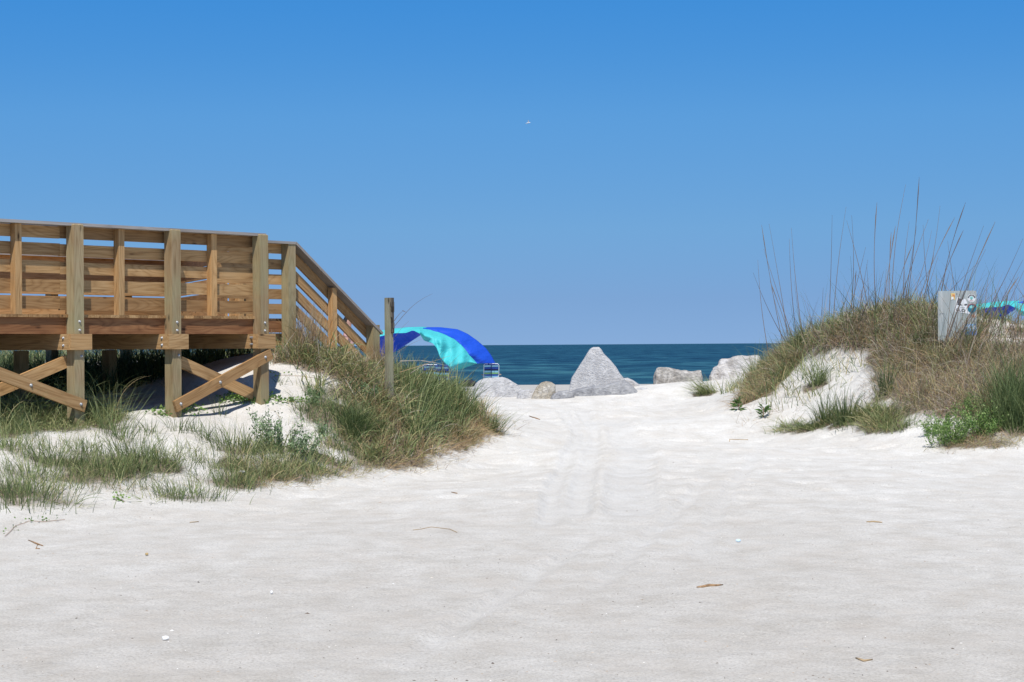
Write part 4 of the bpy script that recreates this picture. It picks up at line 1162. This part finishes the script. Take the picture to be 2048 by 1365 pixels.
# ---- sparse tufts on the sand below the boardwalk, each its own plant
tufts = [  # px, py (root), height m, blades, tint, label
    (45, 1000, .36, 260, .14, 'big green tuft at the lower left edge of the grass'),
    (10, 985, .30, 150, .18, 'green tuft cut by the left edge of the photo'),
    (105, 930, .42, 150, .12, 'tall green tuft left of the sparse sand patch'),
    (60, 955, .34, 150, .20, 'yellow-green tuft just above the big lower left tuft'),
    (160, 962, .22, 110, .3, 'short yellowish tuft right of the tall green tuft'),
    (215, 948, .34, 150, .16, 'green tuft in line below the first post'),
    (262, 942, .3, 110, .2, 'thin green tuft below the shadow of the first post'),
    (285, 926, .42, 190, .08, 'dark green tuft amid the sparse sand patch'),
    (325, 930, .3, 130, .16, 'small dark green tuft right of the dark green one'),
    (245, 880, .32, 70, .1, 'thin wispy tuft at the right end of the weeds under the platform'),
    (225, 862, .62, 90, .2, 'tall arching tuft beside the shaded sand under the platform'),
    (300, 868, .24, 36, .08, 'few dark blades on the bare sand between two posts'),
    (352, 862, .34, 40, .1, 'sparse upright blades below the second post'),
    (408, 880, .3, 40, .08, 'short spiky tuft on bare white sand'),
    (386, 862, .24, 36, .14, 'small tuft of spiky blades on the sand below the long brace'),
    (467, 900, .44, 160, .1, 'dense spiky dark tuft left of the leafy shrub'),
    (345, 998, .26, 120, .12, 'green tuft at the edge of the open sand, below the dark green one'),
    (392, 996, .28, 140, .14, 'spreading green tuft at the edge of the open sand'),
    (462, 975, .34, 130, .14, 'green tuft beside the scrap of white litter'),
    (300, 1004, .14, 24, .3, 'few long thin blades lying on the sand at the grass edge'),
    (140, 1010, .16, 30, .3, 'flat yellow blades on the sand right of the big lower left tuft'),
    (612, 835, .3, 60, .1, 'thin tuft on the white sand above the leafy shrub'),
    (655, 830, .36, 110, .14, 'spiky green tuft on the slope right of the dollar-leaf vine'),
    (648, 868, .22, 90, .16, 'compact green tuft low on the white slope'),
    (632, 788, .26, 60, .2, 'small tuft high on the white slope below the stair rail'),
    (690, 830, .42, 90, .16, 'tall thin tuft at the edge of the tangled grass'),
    (560, 770, .2, 14, .1, 'two or three lone blades on bare slope near the corner post'),
    (440, 830, .36, 22, .1, 'few tall arching blades in front of the right cross brace'),
    (362, 812, .5, 26, .2, 'tall single stalks growing against the second post'),
    (20, 900, .3, 120, .2, 'pale green tuft below the left legs of the boardwalk'),
    (170, 905, .22, 80, .1, 'thin dark tuft on the upper sparse sand'),
    (420, 935, .22, 80, .12, 'low green tuft between the sparse sand and the dense hollow'),
    (85, 985, .25, 120, .3, 'olive tuft between two green tufts at the lower left'),
]
for (px, py, h, n, tn, lab) in tufts:
    d = drop1(px, py); C0 = np.array(d)
    P = np.repeat(C0[None], n, 0); rad = .03 + .0009 * n; P[:, :2] += rng.normal(0, rad, (n, 2)); P[:, 2] = gz(P[:, 0], P[:, 1]) - .015
    az = np.arctan2(P[:, 1] - C0[1], P[:, 0] - C0[0]) + rng.normal(0, .6, n)
    H = rng.uniform(.45, 1.1, n) * h
    flatb = h < .17
    put('grass_tuft', [blade_arrays(P, H * (2 if flatb else 1), az, np.abs(rng.normal(.32 if not flatb else 1.3, .2, n)), rng.uniform(.1, 1.0, n) * (0.2 if flatb else 1), rng.uniform(.0045, .009, n), np.clip(tn + .07 + rng.normal(0, .09, n), 0, 1), 6)],
        lab, 'grass tuft', 'grass tufts on the left dune')
# thin sprinkle of single shoots between the tufts
D_ = [grass([(0, 1005), (0, 880), (240, 880), (440, 890), (460, 970), (330, 985), (160, 985)], 1100, (.10, .32), (.004, .008), (.15, .46), .4, (.3, 1.2), 6, .07, 0, .1, .09),
      grass([(130, 925), (330, 905), (350, 945), (250, 955), (140, 955)], 900, (.08, .3), (.004, .008), (.12, .4), .4, (.3, 1.2), 10, .07, 0, .1, .09),
      grass([(560, 860), (720, 860), (690, 780), (600, 770)], 500, (.10, .3), (.004, .006), (.1, .5), .5, (.3, 1.2), 5, .06, 0, .1, .1),
      grass([(0, 1012), (150, 1008), (450, 985), (650, 960), (480, 960), (0, 985)], 500, (.1, .24), (.003, .005), (.5, .8), 1.2, (0, .4), 3, .1, 0, .2, .1),
      grass([(930, 905), (1050, 860), (1020, 820), (960, 850)], 160, (.1, .3), (.003, .005), (.5, .75), 1.2, (0, .5), 3, .1, 0, .2, .1)]
stuff('scattered_shoots', D_, 'thin scattered grass shoots on the white sand of the left dune', 'grass')

# leafy plants
d = drop1(560, 905)
shrub_thing('leafy_shrub', d, .50, .28, .46, 46, 2600, 'bushy shrub with pale rounded leaves in the green hollow left of the path', M_LEAFG, leaf=(.022, .042), tint=(.1, 1.0), wide=.5)
for (px, py, r, h, n, lab) in ((630, 795, .14, .12, 300, 'small clump of grey-green leaves high on the white slope'),
                               (625, 812, .12, .1, 260, 'low leafy clump just under the high grey-green one'),
                               (655, 870, .14, .14, 300, 'leafy rosette right of the leafy shrub on the white slope'),
                               (735, 795, .25, .2, 700, 'grey-green leafy patch at the edge of the tangled grass')):
    shrub_thing('leafy_plant', drop1(px, py), r, r, h, 14, n, lab, M_LEAFG, 'small leafy plants on the white slope', leaf=(.02, .04), wide=.55)


def vine(pts, n, label, rad=.05, leaf=(.025, .045)):
    P = np.array([drop1(x, y) for x, y in pts]); s = rng.uniform(0, len(P) - 1.001, n); i = s.astype(int); f = (s - i)[:, None]
    Q = P[i] * (1 - f) + P[i + 1] * f; Q[:, :2] += rng.normal(0, rad, (n, 2)); Q[:, 2] = gz(Q[:, 0], Q[:, 1]) + rng.uniform(.005, .07, n)
    D = rng.normal(size=Q.shape); D[:, 2] = D[:, 2] * .3 + .3
    root = empty('vine', tuple(P[len(P) // 2]), label, 'plant', 'vines creeping over the sand')
    v, q, t_ = leaves(Q, D, rng.uniform(*leaf, n), rng.uniform(.1, .8, n), .8); np_mesh('leaves', v, q, M_LEAF, {'tint': t_}, parent=root)
    m = MB(); ss = np.linspace(0, len(P) - 1, 24); pts_ = []
    for a_ in ss:
        k_ = min(int(a_), len(P) - 2); w_ = P[k_] * (1 - (a_ - k_)) + P[k_ + 1] * (a_ - k_); w_[2] = gz(w_[0], w_[1]) + .008; pts_.append(w_)
    m.tube(pts_, .0022, 5); m.build('runner', M_RIM, root)


vine([(455, 806), (480, 800), (505, 802), (540, 804)], 520, 'dense dark green vine at the foot of the corner post', .09)
vine([(548, 800), (565, 806), (590, 808), (618, 805)], 120, 'thin vine trailing right from the corner post', .035)
vine([(310, 832), (340, 830), (365, 826), (400, 822)], 260, 'low green vine around the foot of the second post', .07)
vine([(545, 758), (560, 752), (600, 757), (640, 762)], 16, 'sparse vine leaves dotted on the bare slope', .03)
vine([(230, 1003), (240, 1000), (250, 1006)], 26, 'tiny rounded-leaf sprig on the open sand', .03)
vine([(10, 1075), (30, 1055), (60, 1045), (85, 1046), (130, 1042)], 34, 'dotted sprig of small leaves on the foreground sand at far left', .03, (.02, .03))

# dry stems around the walkway post, twigs over the old post
st = []
P = np.repeat(np.array([W(5.75, SB + .32, 0)]), 420, 0); P[:, :2] += rng.normal(0, .11, (420, 2)); P[:, 2] = gz(P[:, 0], P[:, 1]) - .02
st.append(blade_arrays(P, rng.uniform(.3, .85, 420), rng.uniform(0, 6.28, 420), np.abs(rng.normal(.12, .12, 420)), rng.uniform(-.2, .9, 420), rng.uniform(.004, .007, 420), rng.uniform(.52, 1.0, 420), 6))
P = np.repeat(np.array([W(5.35, SB + .45, 0)]), 260, 0); P[:, :2] += rng.normal(0, .13, (260, 2)); P[:, 2] = gz(P[:, 0], P[:, 1]) - .02
st.append(blade_arrays(P, rng.uniform(.2, .6, 260), rng.uniform(0, 6.28, 260), np.abs(rng.normal(.4, .3, 260)), rng.uniform(-.2, 1.3, 260), rng.uniform(.004, .009, 260), np.where(rng.random(260) < .5, rng.uniform(.12, .35, 260), rng.uniform(.55, 1, 260)), 6))
put('dry_tuft', st, 'bundle of dry tan stems growing up against the walkway post', 'plant')
P = np.repeat(np.array([W(te + .05, SB + .3, 0)]), 200, 0); P[:, :2] += rng.normal(0, .1, (200, 2)); P[:, 2] = gz(P[:, 0], P[:, 1]) - .02
put('dry_tuft', [blade_arrays(P, rng.uniform(.25, .62, 200), rng.uniform(0, 6.28, 200), np.abs(rng.normal(.15, .15, 200)), rng.uniform(-.2, .9, 200), rng.uniform(.004, .008, 200), rng.uniform(.5, 1, 200), 6)], 'dry stems in front of the lowest stair post', 'plant')


def stalk(a_, b_, d0, r=.004, sag=.06, tint=.86, seg=8, d1=None):
    A0 = Vector(at(*a_, d0)); B0 = Vector(at(*b_, d1 or d0)); L = (B0 - A0); h = Vector((L.x, L.y, 0)); pts = []
    bow = rng.normal(0, .02) * L.length; side = Vector((L.z, 0, -L.x)).normalized()
    for i in range(seg + 1):
        f = i / seg; p = A0 + side * bow * math.sin(math.pi * f) + L * f + (Vector((0, 0, 1)) * L.length * sag * math.sin(math.pi * f)) * (1 if abs(L.x) > .05 else 0); pts.append(p)
    n = len(pts); V = []; ra = [r * (1 - .75 * i / seg) for i in range(n)]
    if r > .008 and rng.random() < .4: ra[-2] = r * 1.15; ra[-3] = r * .8
    d_ = L.normalized(); x = d_.cross(Vector((0, 1, 0))).normalized(); y = d_.cross(x)
    for p, r_ in zip(pts, ra):
        for k_ in range(3): a = 2.094 * k_; V.append(p + (x * math.cos(a) + y * math.sin(a)) * r_)
    Q = [(3 * i + k_, 3 * i + (k_ + 1) % 3, 3 * i + 3 + (k_ + 1) % 3, 3 * i + 3 + k_) for i in range(n - 1) for k_ in range(3)]
    return np.array([tuple(v) for v in V]), np.array(Q), np.full(len(V), tint)


tw = [stalk((790, 652), (865, 588), 26.6, .0045, .1), stalk((785, 648), (806, 622), 26.5, .006), stalk((805, 622), (812, 625), 26.5, .008), stalk((800, 723), (842, 722), 26.5, .008, .03, .98), stalk((842, 722), (890, 731), 26.5, .007, .03, .98),
      stalk((800, 745), (900, 712), 26.6, .006, .02, .7), stalk((820, 748), (870, 722), 26.6, .007, .02, .95), stalk((780, 690), (818, 642), 26.5, .004, .03, .9), stalk((795, 705), (846, 678), 26.6, .004, .03, .9), stalk((870, 725), (889, 700), 26.6, .004, .05, .1)]
put('dry_seed_stalks', tw, 'dry bent seed stalks leaning right from the lone weathered post', 'plant')

# ---- right dune
Rm = []
top = [(1530, 712), (1580, 706), (1630, 690), (1690, 682), (1745, 690), (1770, 725), (1850, 735), (1955, 735), (1955, 590), (1900, 560), (1800, 560), (1700, 590), (1640, 620), (1580, 650), (1535, 690)]
Rm += [grass(top, 12000, (.14, .44), (.005, .011), (.64, .96), .65, (.4, 1.9), 30, .08, math.pi * 1.2, .25, .10)]
Rm += [grass(top, 3000, (.2, .50), (.006, .013), (.04, .5), .3, (.3, 1.3), 32, .06, 0, .3, .1)]
tr_ = [(1950, 740), (2200, 740), (2200, 640), (2048, 640), (1950, 620)]
Rm += [grass(tr_, 4200, (.10, .26), (.005, .010), (.60, .95), .7, (.4, 1.9), 24, .09, 0, .1, .1)]
Rm += [grass(tr_, 900, (.12, .34), (.006, .012), (.04, .4), .35, (.3, 1.3), 24, .07, 0, .1, .1)]
left_ = [(1482, 812), (1525, 795), (1560, 765), (1590, 735), (1605, 705), (1590, 695), (1545, 705), (1525, 740), (1500, 775)]
Rm += [grass(left_, 7000, (.18, .45), (.005, .010), (.60, .86), .9, (.5, 1.7), 30, .07, math.pi * 1.25, .5, .1)]
Rm += [grass(left_, 1900, (.25, .6), (.005, .010), (.10, .42), .35, (.3, 1.2), 14, .06, 0, .1, .1)]
Rm += [grass([(1380, 1), (1381, 1), (1380, 2)], 1)] if False else []
stuff('matted_dune_grass', Rm, 'matted brown and green grass capping the right dune', 'grass')
Tk = []
th1 = [(1760, 700), (1850, 700), (2048, 700), (2200, 700), (2200, 815), (2048, 838), (1900, 830), (1840, 822), (1790, 800), (1765, 760)]
Tk += [grass(th1, 13000, (.14, .45), (.003, .0075), (.72, 1.0), .7, (.2, 2.0), 14, .11, 0, .1, .12)]
Tk += [grass(th1, 5500, (.18, .5), (.004, .008), (.3, .75), .45, (.2, 1.3), 9, .1, 0, .1, .12)]
Tk += [grass([(1700, 790), (1740, 760), (1775, 740), (1790, 800), (1740, 812)], 260, (.1, .4), (.003, .006), (.8, .95), .8, (.2, 1.6), 8, .12, 0, .1, .08)]
Tk += [grass([(1640, 725), (1770, 745), (1770, 700), (1690, 685), (1640, 700)], 260, (.1, .35), (.003, .006), (.8, .98), .9, (.2, 1.6), 8, .12, 0, .1, .08)]
stuff('dry_thicket', Tk, 'grey-brown thicket of dry stems on the face of the right dune below the sign', 'dry brush')
Rg = []
Rg += [grass([(1985, 862), (2048, 870), (2200, 870), (2200, 800), (2048, 790), (2000, 800)], 4200, (.35, .85), (.006, .011), (.04, .22), .14, (.1, .8), 22, .08, 0, .1, .06)]
Rg += [grass([(1640, 850), (1700, 856), (1780, 862), (1830, 858), (1790, 830), (1730, 825), (1650, 835)], 2100, (.16, .44), (.005, .010), (.16, .5), .6, (.3, 1.3), 40, .09, 0, .25, .1)]
Rg += [grass([(1550, 866), (1640, 862), (1640, 850), (1560, 852)], 700, (.15, .36), (.006, .010), (.18, .44), 1.0, (.2, .9), 18, .07, math.pi, .3, .1)]
Rg += [grass([(1870, 905), (2048, 895), (2048, 872), (1960, 868), (1900, 880)], 900, (.1, .3), (.004, .007), (.4, .75), .9, (.2, 1.2), 8, .1, 0, .1, .1)]
Rg += [grass([(1480, 860), (1560, 850), (1700, 770), (1600, 760), (1500, 800)], 260, (.2, .5), (.003, .005), (.55, .95), 1.1, (.1, .7), 8, .1, 0, .1, .08)]
stuff('green_dune_grass', Rg, 'long green grass along the foot of the right dune', 'grass')

for (px, py, h, n, tn, rad, ti, lab) in (
        (1636, 770, .62, 150, .22, .05, .35, 'upright pale green tuft alone on the white sand patch of the right dune'),
        (1415, 788, .62, 260, .34, .1, .75, 'yellow-green tuft drooping left beside the cream white rock'),
        (1512, 752, .75, 70, .10, .05, .35, 'slim dark tuft rising in front of the cream white rock'),
        (1600, 700, .65, 130, .14, .05, .12, 'upright dark green tuft on the brown grass left of the crest'),
        (1650, 846, .62, 150, .10, .07, .16, 'stiff upright green tuft at the foot of the white sand patch'),
        (1690, 846, .66, 170, .08, .08, .2, 'darker upright tuft just right of the stiff green one'),
        (1615, 856, .3, 60, .1, .05, .8, 'low curling tuft at the left end of the green grass'),
        (985, 862, .52, 110, .16, .07, .5, 'arching tuft on the sand at the right end of the left dune'),
        (1850, 690, .5, 120, .06, .06, .2, 'bluish upright tuft below the left side of the sign'),
        (1770, 790, .66, 120, .10, .06, .15, 'grey-green upright stems left of the thicket')):
    C0 = np.array(drop1(px, py)); P = np.repeat(C0[None], n, 0); P[:, :2] += rng.normal(0, rad, (n, 2)); P[:, 2] = gz(P[:, 0], P[:, 1]) - .015
    az = np.arctan2(P[:, 1] - C0[1], P[:, 0] - C0[0]) + rng.normal(0, .6, n)
    if 'drooping' in lab: az = math.pi * 1.05 + rng.normal(0, .8, n)
    if 'right end of the left' in lab: az = rng.normal(-.1, .8, n)
    put('grass_tuft', [blade_arrays(P, rng.uniform(.4, 1.1, n) * h, az, np.abs(rng.normal(ti, .15, n)), rng.uniform(.1, 1.0, n), rng.uniform(.005, .010, n), np.clip(tn + rng.normal(0, .07, n), 0, 1), 7)], lab, 'grass tuft', 'grass tufts by the gap and the right dune')

for (px, py, r, h, n, nst, lab) in ((1900, 890, .26, .36, 2200, 40, 'bright green leafy bush nearest the path, at the foot of the right dune'), (1872, 868, .2, .34, 1300, 26, 'left part-bush of bright green leaves beside the thicket'),
                                    (1945, 862, .26, .42, 1900, 34, 'taller bright green bush behind the nearest one'), (1975, 872, .2, .36, 1200, 22, 'bright green bush next to the long green grass at right'), (1950, 826, .09, .34, 400, 8, 'slender leafy sprig above the taller bright green bush')):
    shrub_thing('green_bush', drop1(px, py), r, r * .8, h, nst, n, lab, M_LEAF, 'bright green bushes', leaf=(.022, .042), tint=(.1, 1.0), wide=.4)
for (px, py, lab) in ((1477, 822, 'small dark green broad-leaved plant at the tip of the brown grass'), (1527, 836, 'small green rosette plant on open white sand left of the right dune')):
    c_ = drop1(px, py); root = empty('rosette_plant', tuple(c_), lab, 'plant', 'rosette plants'); n = 34
    P = np.repeat(np.array(c_)[None], n, 0); P[:, 2] += rng.uniform(0, .16, n); az = rng.uniform(0, 6.28, n); D = np.stack([np.cos(az), np.sin(az), rng.uniform(-.2, .9, n)], -1)
    v, q, t_ = leaves(P, D, rng.uniform(.09, .17, n), rng.uniform(0, .45, n), .25); np_mesh('leaves', v, q, M_LEAF, {'tint': t_}, parent=root)
    MB().tube([c_ - ZZ * .02, c_ + ZZ * .17], .006, 6).build('stems', M_RIM, root)

# tall seed stalks, plant by plant (tip and root read off the photo in a 2.353x crop)
def c6(x, y): return (1400 + x / 2.353, 350 + y / 2.353)
plants = [
    (36.3, 'leftmost tall seed stalks fanning left at the end of the crest', [((290, 235), (400, 760)), ((325, 230), (425, 770)), ((300, 350), (450, 760)), ((272, 400), (340, 760)), ((250, 460), (430, 700)), ((330, 500), (440, 800))]),
    (36.0, 'two thin tall stalks right of the left fan', [((420, 300), (460, 700)), ((430, 250), (490, 700))]),
    (35.2, 'pair of straight dark stalks above the left shoulder of the crest', [((622, 190), (605, 690)), ((688, 150), (625, 690)), ((580, 530), (560, 700))]),
    (34.8, 'stalks crossing in a narrow V left of the highest ones', [((690, 215), (800, 620)), ((714, 190), (708, 660)), ((780, 340), (690, 660)), ((735, 450), (720, 640))]),
    (34.0, 'slim upright stalk standing alone over the middle of the crest', [((833, 130), (830, 620)), ((790, 400), (740, 660))]),
    (33.6, 'highest seed stalks of the right dune, reaching above all others', [((968, 45), (900, 600)), ((1032, 10), (970, 600)), ((985, 220), (960, 600))]),
    (33.6, 'shorter stalks clustered at the feet of the highest ones', [((900, 270), (890, 600)), ((920, 240), (850, 620)), ((1020, 240), (960, 600)), ((1050, 235), (1090, 600)), ((1000, 330), (900, 600)), ((1075, 210), (930, 600)), ((960, 440), (975, 600))]),
    (33.0, 'stalks leaning right between the highest ones and the sign', [((1130, 145), (1040, 610)), ((1250, 130), (1120, 620)), ((1200, 200), (1010, 600)), ((1165, 310), (1220, 600)), ((1100, 380), (1040, 600)), ((1240, 260), (1080, 600))]),
    (30.2, 'long stalks leaning right across the sign panel', [((1335, 240), (1130, 700)), ((1390, 220), (1120, 680)), ((1345, 350), (1130, 690)), ((1340, 520), (1140, 830)), ((1300, 640), (1180, 790)), ((1290, 600), (1200, 800)), ((1230, 560), (1190, 780)), ((1180, 560), (1150, 780))]),
    (30.6, 'far right stalks leaning over the blue shade', [((1520, 300), (1250, 700)), ((1525, 450), (1380, 760)), ((1520, 400), (1330, 780)), ((1450, 560), (1400, 780)), ((1500, 480), (1300, 720)), ((1400, 560), (1330, 760)), ((1540, 560), (1450, 790)), ((1545, 620), (1420, 790))]),
]
for (d, lab, ss) in plants:
    L = []
    for (tip, root_) in ss:
        rx, ry = c6(*root_); tx_, ty_ = c6(*tip); dj = d + rng.uniform(-.3, .3)
        g = None
        A0 = at(rx, ry, dj); zg = float(gz(A0[0], A0[1])); 
        if A0[2] > zg: ry = ry + (A0[2] - zg + .05) * F / dj
        L.append(stalk((rx, ry), (tx_, ty_), dj, .0085, .015 * (1 if tx_ > rx else -1) * 0 + .012, float(rng.choice([.86, .88, .9, .8])), 8, dj + rng.uniform(-.2, .2)))
        if rng.random() < .6:
            L.append(stalk((rx, ry), (tx_ + rng.uniform(-22, 50), ty_ + rng.uniform(60, 150)), dj, .007, .012, float(rng.choice([.86, .1, .9, .8])), 8))
    put('seed_stalks', L, lab, 'plant', 'tall seed stalks on the right dune')
# random shorter stalks
P, _, _ = scatter([(1560, 655), (1700, 600), (1800, 580), (1900, 590), (2048, 630), (2150, 640), (2150, 720), (1560, 720)], 760); n = len(P)
az = np.where(rng.random(n) < .3, math.pi, 0) + rng.normal(0, 1.0, n)
L = [blade_arrays(P, rng.uniform(.3, 1.25, n), az, np.abs(rng.normal(.28, .2, n)), rng.uniform(0, .8, n), rng.uniform(.006, .012, n), np.where(rng.random(n) < .6, rng.uniform(.8, .92, n), rng.uniform(.02, .2, n)), 7)]
P, _, _ = scatter([(1880, 700), (2048, 690), (2150, 700), (2150, 760), (1900, 760)], 90); n = len(P)
L += [blade_arrays(P, rng.uniform(.5, 1.1, n), rng.normal(0, .6, n), np.abs(rng.normal(.4, .18, n)), rng.uniform(0, .5, n), rng.uniform(.006, .010, n), rng.uniform(.8, .95, n), 7)]
V, Q, T = merge(L); tag(np_mesh('thin_shoots', V, Q, M_BLADE, {'tint': T}), 'thin dark shoots bristling from the crest of the right dune', 'grass', kind='stuff')

# grass behind the crests, for other viewpoints and the dark slope under the platform
n = 5000
P = np.stack([rng.uniform(-10, -1.5, n), rng.uniform(28.5, 40, n), np.zeros(n)], -1); P[:, 2] = gz(P[:, 0], P[:, 1]) - .02
n2 = 5000
P2 = np.stack([rng.uniform(4.2, 10, n2), rng.uniform(32, 40, n2), np.zeros(n2)], -1); P2[:, 2] = gz(P2[:, 0], P2[:, 1]) - .02
P = np.concatenate([P, P2]); n = len(P)
V, Q, T = blade_arrays(P, rng.uniform(.2, .5, n), rng.uniform(0, 6.28, n), np.abs(rng.normal(.35, .2, n)), rng.uniform(.2, 1.1, n), rng.uniform(.008, .014, n), rng.uniform(.05, .6, n), 4)
tag(np_mesh('back_slope_grass', V, Q, M_BLADE, {'tint': T}), 'grass on the seaward slopes behind both dunes', 'grass', kind='stuff')

# ---- litter and drift on the sand
M_SHELL = simple('white_shell', (.80, .79, .76), .5); M_DW = simple('drift_wood', (.30, .18, .09), .8, noise=.4, scale=60); M_DRY = simple('dry_stem', (.42, .30, .17), .8); M_DK = simple('dark_bits', (.06, .05, .045), .9)


def groundpath(pts, r, name, mat, label, cat, group=None, lift=.004):
    P = [drop1(x, y) for x, y in pts]; m = MB(); rr_ = r if isinstance(r, list) else [r] * len(P)
    for p in P: p.z += lift
    o = m.tube([p - P[0] for p in P], rr_, 6).build(name, mat, None, True); o.location = P[0]
    return tag(o, label, cat, group)


groundpath([(1393, 1177), (1404, 1177), (1418, 1175), (1432, 1173), (1446, 1172)], [.003, .010, .013, .010, .003], 'driftwood', M_DW, 'brown splinter of driftwood on the open sand at right', 'driftwood')
groundpath([(826, 1062), (842, 1060), (862, 1056), (880, 1058), (900, 1060), (914, 1066)], .0028, 'beach_straw', M_DRY, 'long wavy tan stem lying in the middle foreground', 'stem')
groundpath([(57, 1082), (70, 1088), (86, 1093)], [.004, .008, .004], 'twig', M_DW, 'forked brown twig on the foreground sand at far left', 'twig')
groundpath([(76, 1090), (72, 1099), (80, 1100)], .004, 'twig', M_DW, 'short stub beside the forked brown twig', 'twig')
groundpath([(1459, 884), (1459, 880), (1478, 880), (1496, 881)], .006, 'twig', M_DRY, 'straight tan twig on the white sand right of the tracks', 'twig')
groundpath([(1058, 833), (1072, 838), (1080, 840)], [.004, .014, .006], 'twig', M_DW, 'small dark twig on the path near the arching tuft', 'twig')
groundpath([(380, 1046), (397, 1045)], .005, 'twig', M_DRY, 'short straight twig on the left foreground sand', 'twig')
groundpath([(1712, 1318), (1728, 1324), (1745, 1322)], [.004, .008, .003], 'dry_weed', M_DRY, 'bleached scrap of weed near the lower right corner', 'weed')
groundpath([(1733, 1046), (1748, 1045), (1764, 1047)], [.005, .010, .005], 'dry_weed', M_DRY, 'flat tan scrap of weed on the right sand', 'weed')
groundpath([(903, 986), (914, 988)], [.004, .007], 'twig', M_DW, 'tiny dark twig left of the wheel tracks', 'twig')


def chip(px, py, rx, mat, label, cat):
    c_ = drop1(px, py); m = MB(); q = random.Random(int(px)); n = 9
    pts = [Vector((rx * q.uniform(.6, 1.1) * math.cos(6.283 * i / n), rx * q.uniform(.6, 1.1) * math.sin(6.283 * i / n), .004 + .012 * (math.sin(6.283 * i / n) + 1) / 2)) for i in range(n)]
    top_ = [p + Vector((0, 0, .006)) for p in pts]
    ctr = Vector((0, 0, rx * .35))
    for i in range(n): m.poly([top_[i], top_[(i + 1) % n], ctr]); m.poly([pts[i], pts[(i + 1) % n], top_[(i + 1) % n], top_[i]])
    o = m.build('shell' if cat == 'shell' else cat.replace(' ', '_'), mat); o.location = c_; return tag(o, label, cat)


chip(330, 1281, .020, M_SHELL, 'largest white shell fragment, in the lower left foreground', 'shell')
chip(294, 1113, .016, simple('tan_leaf', (.38, .27, .12), .7), 'small round tan leaf on the left foreground sand', 'leaf')
chip(484, 948, .045, simple('white_litter', (.8, .8, .8), .5), 'crumpled scrap of white litter in the grass', 'litter')
chip(1477, 1085, .022, simple('clear_plastic', (.55, .68, .75), .2), 'small bluish plastic scrap on the sand at right', 'plastic scrap')
chip(543, 1190, .008, M_SHELL, 'tiny white shell fragment right of the largest one, further up the sand', 'shell')
# countless bits of shell and bark
n = 800
px = rng.uniform(-100, 2150, n); py = 880 + 485 * rng.random(n) ** .8; P = drop(px, py); P = P[~np.isnan(P[:, 0])]; n = len(P)
sz = rng.uniform(.0025, .006, n) * np.where(rng.random(n) < .06, 1.8, 1); az = rng.uniform(0, 6.28, n); el = rng.uniform(1, 2.6, n)
V = np.zeros((n, 4, 3)); dx = np.stack([np.cos(az), np.sin(az), np.zeros(n)], -1); dy = np.stack([-np.sin(az), np.cos(az), np.zeros(n)], -1)
h = (sz * .8)[:, None] * np.array([0, 0, 1.])
V[:, 0] = P - dx * (sz * el)[:, None]; V[:, 1] = P + dx * (sz * el)[:, None]; V[:, 2] = P + dy * sz[:, None]; V[:, 3] = P + h
V[:, :3, 2] -= .001
b4 = (np.arange(n) * 4)[:, None]; Q = np.concatenate([b4 + np.array([[0, 2, 3]]), b4 + np.array([[2, 1, 3]]), b4 + np.array([[1, 0, 3]])])
tn = np.repeat(rng.random(n), 4)
M_BITS = bladem('sand_bits', [(0, (.06, .05, .04)), (.35, (.16, .11, .08)), (.55, (.42, .30, .2)), (.85, (.7, .66, .6)), (1, (.86, .85, .82))], .0)
tag(np_mesh('shell_and_bark_bits', V.reshape(-1, 3), Q, M_BITS, {'tint': tn}, smooth=False), 'tiny shell and bark fragments strewn over the sand', 'debris', kind='stuff')

# dead litter on the ground wherever the grass stands thick
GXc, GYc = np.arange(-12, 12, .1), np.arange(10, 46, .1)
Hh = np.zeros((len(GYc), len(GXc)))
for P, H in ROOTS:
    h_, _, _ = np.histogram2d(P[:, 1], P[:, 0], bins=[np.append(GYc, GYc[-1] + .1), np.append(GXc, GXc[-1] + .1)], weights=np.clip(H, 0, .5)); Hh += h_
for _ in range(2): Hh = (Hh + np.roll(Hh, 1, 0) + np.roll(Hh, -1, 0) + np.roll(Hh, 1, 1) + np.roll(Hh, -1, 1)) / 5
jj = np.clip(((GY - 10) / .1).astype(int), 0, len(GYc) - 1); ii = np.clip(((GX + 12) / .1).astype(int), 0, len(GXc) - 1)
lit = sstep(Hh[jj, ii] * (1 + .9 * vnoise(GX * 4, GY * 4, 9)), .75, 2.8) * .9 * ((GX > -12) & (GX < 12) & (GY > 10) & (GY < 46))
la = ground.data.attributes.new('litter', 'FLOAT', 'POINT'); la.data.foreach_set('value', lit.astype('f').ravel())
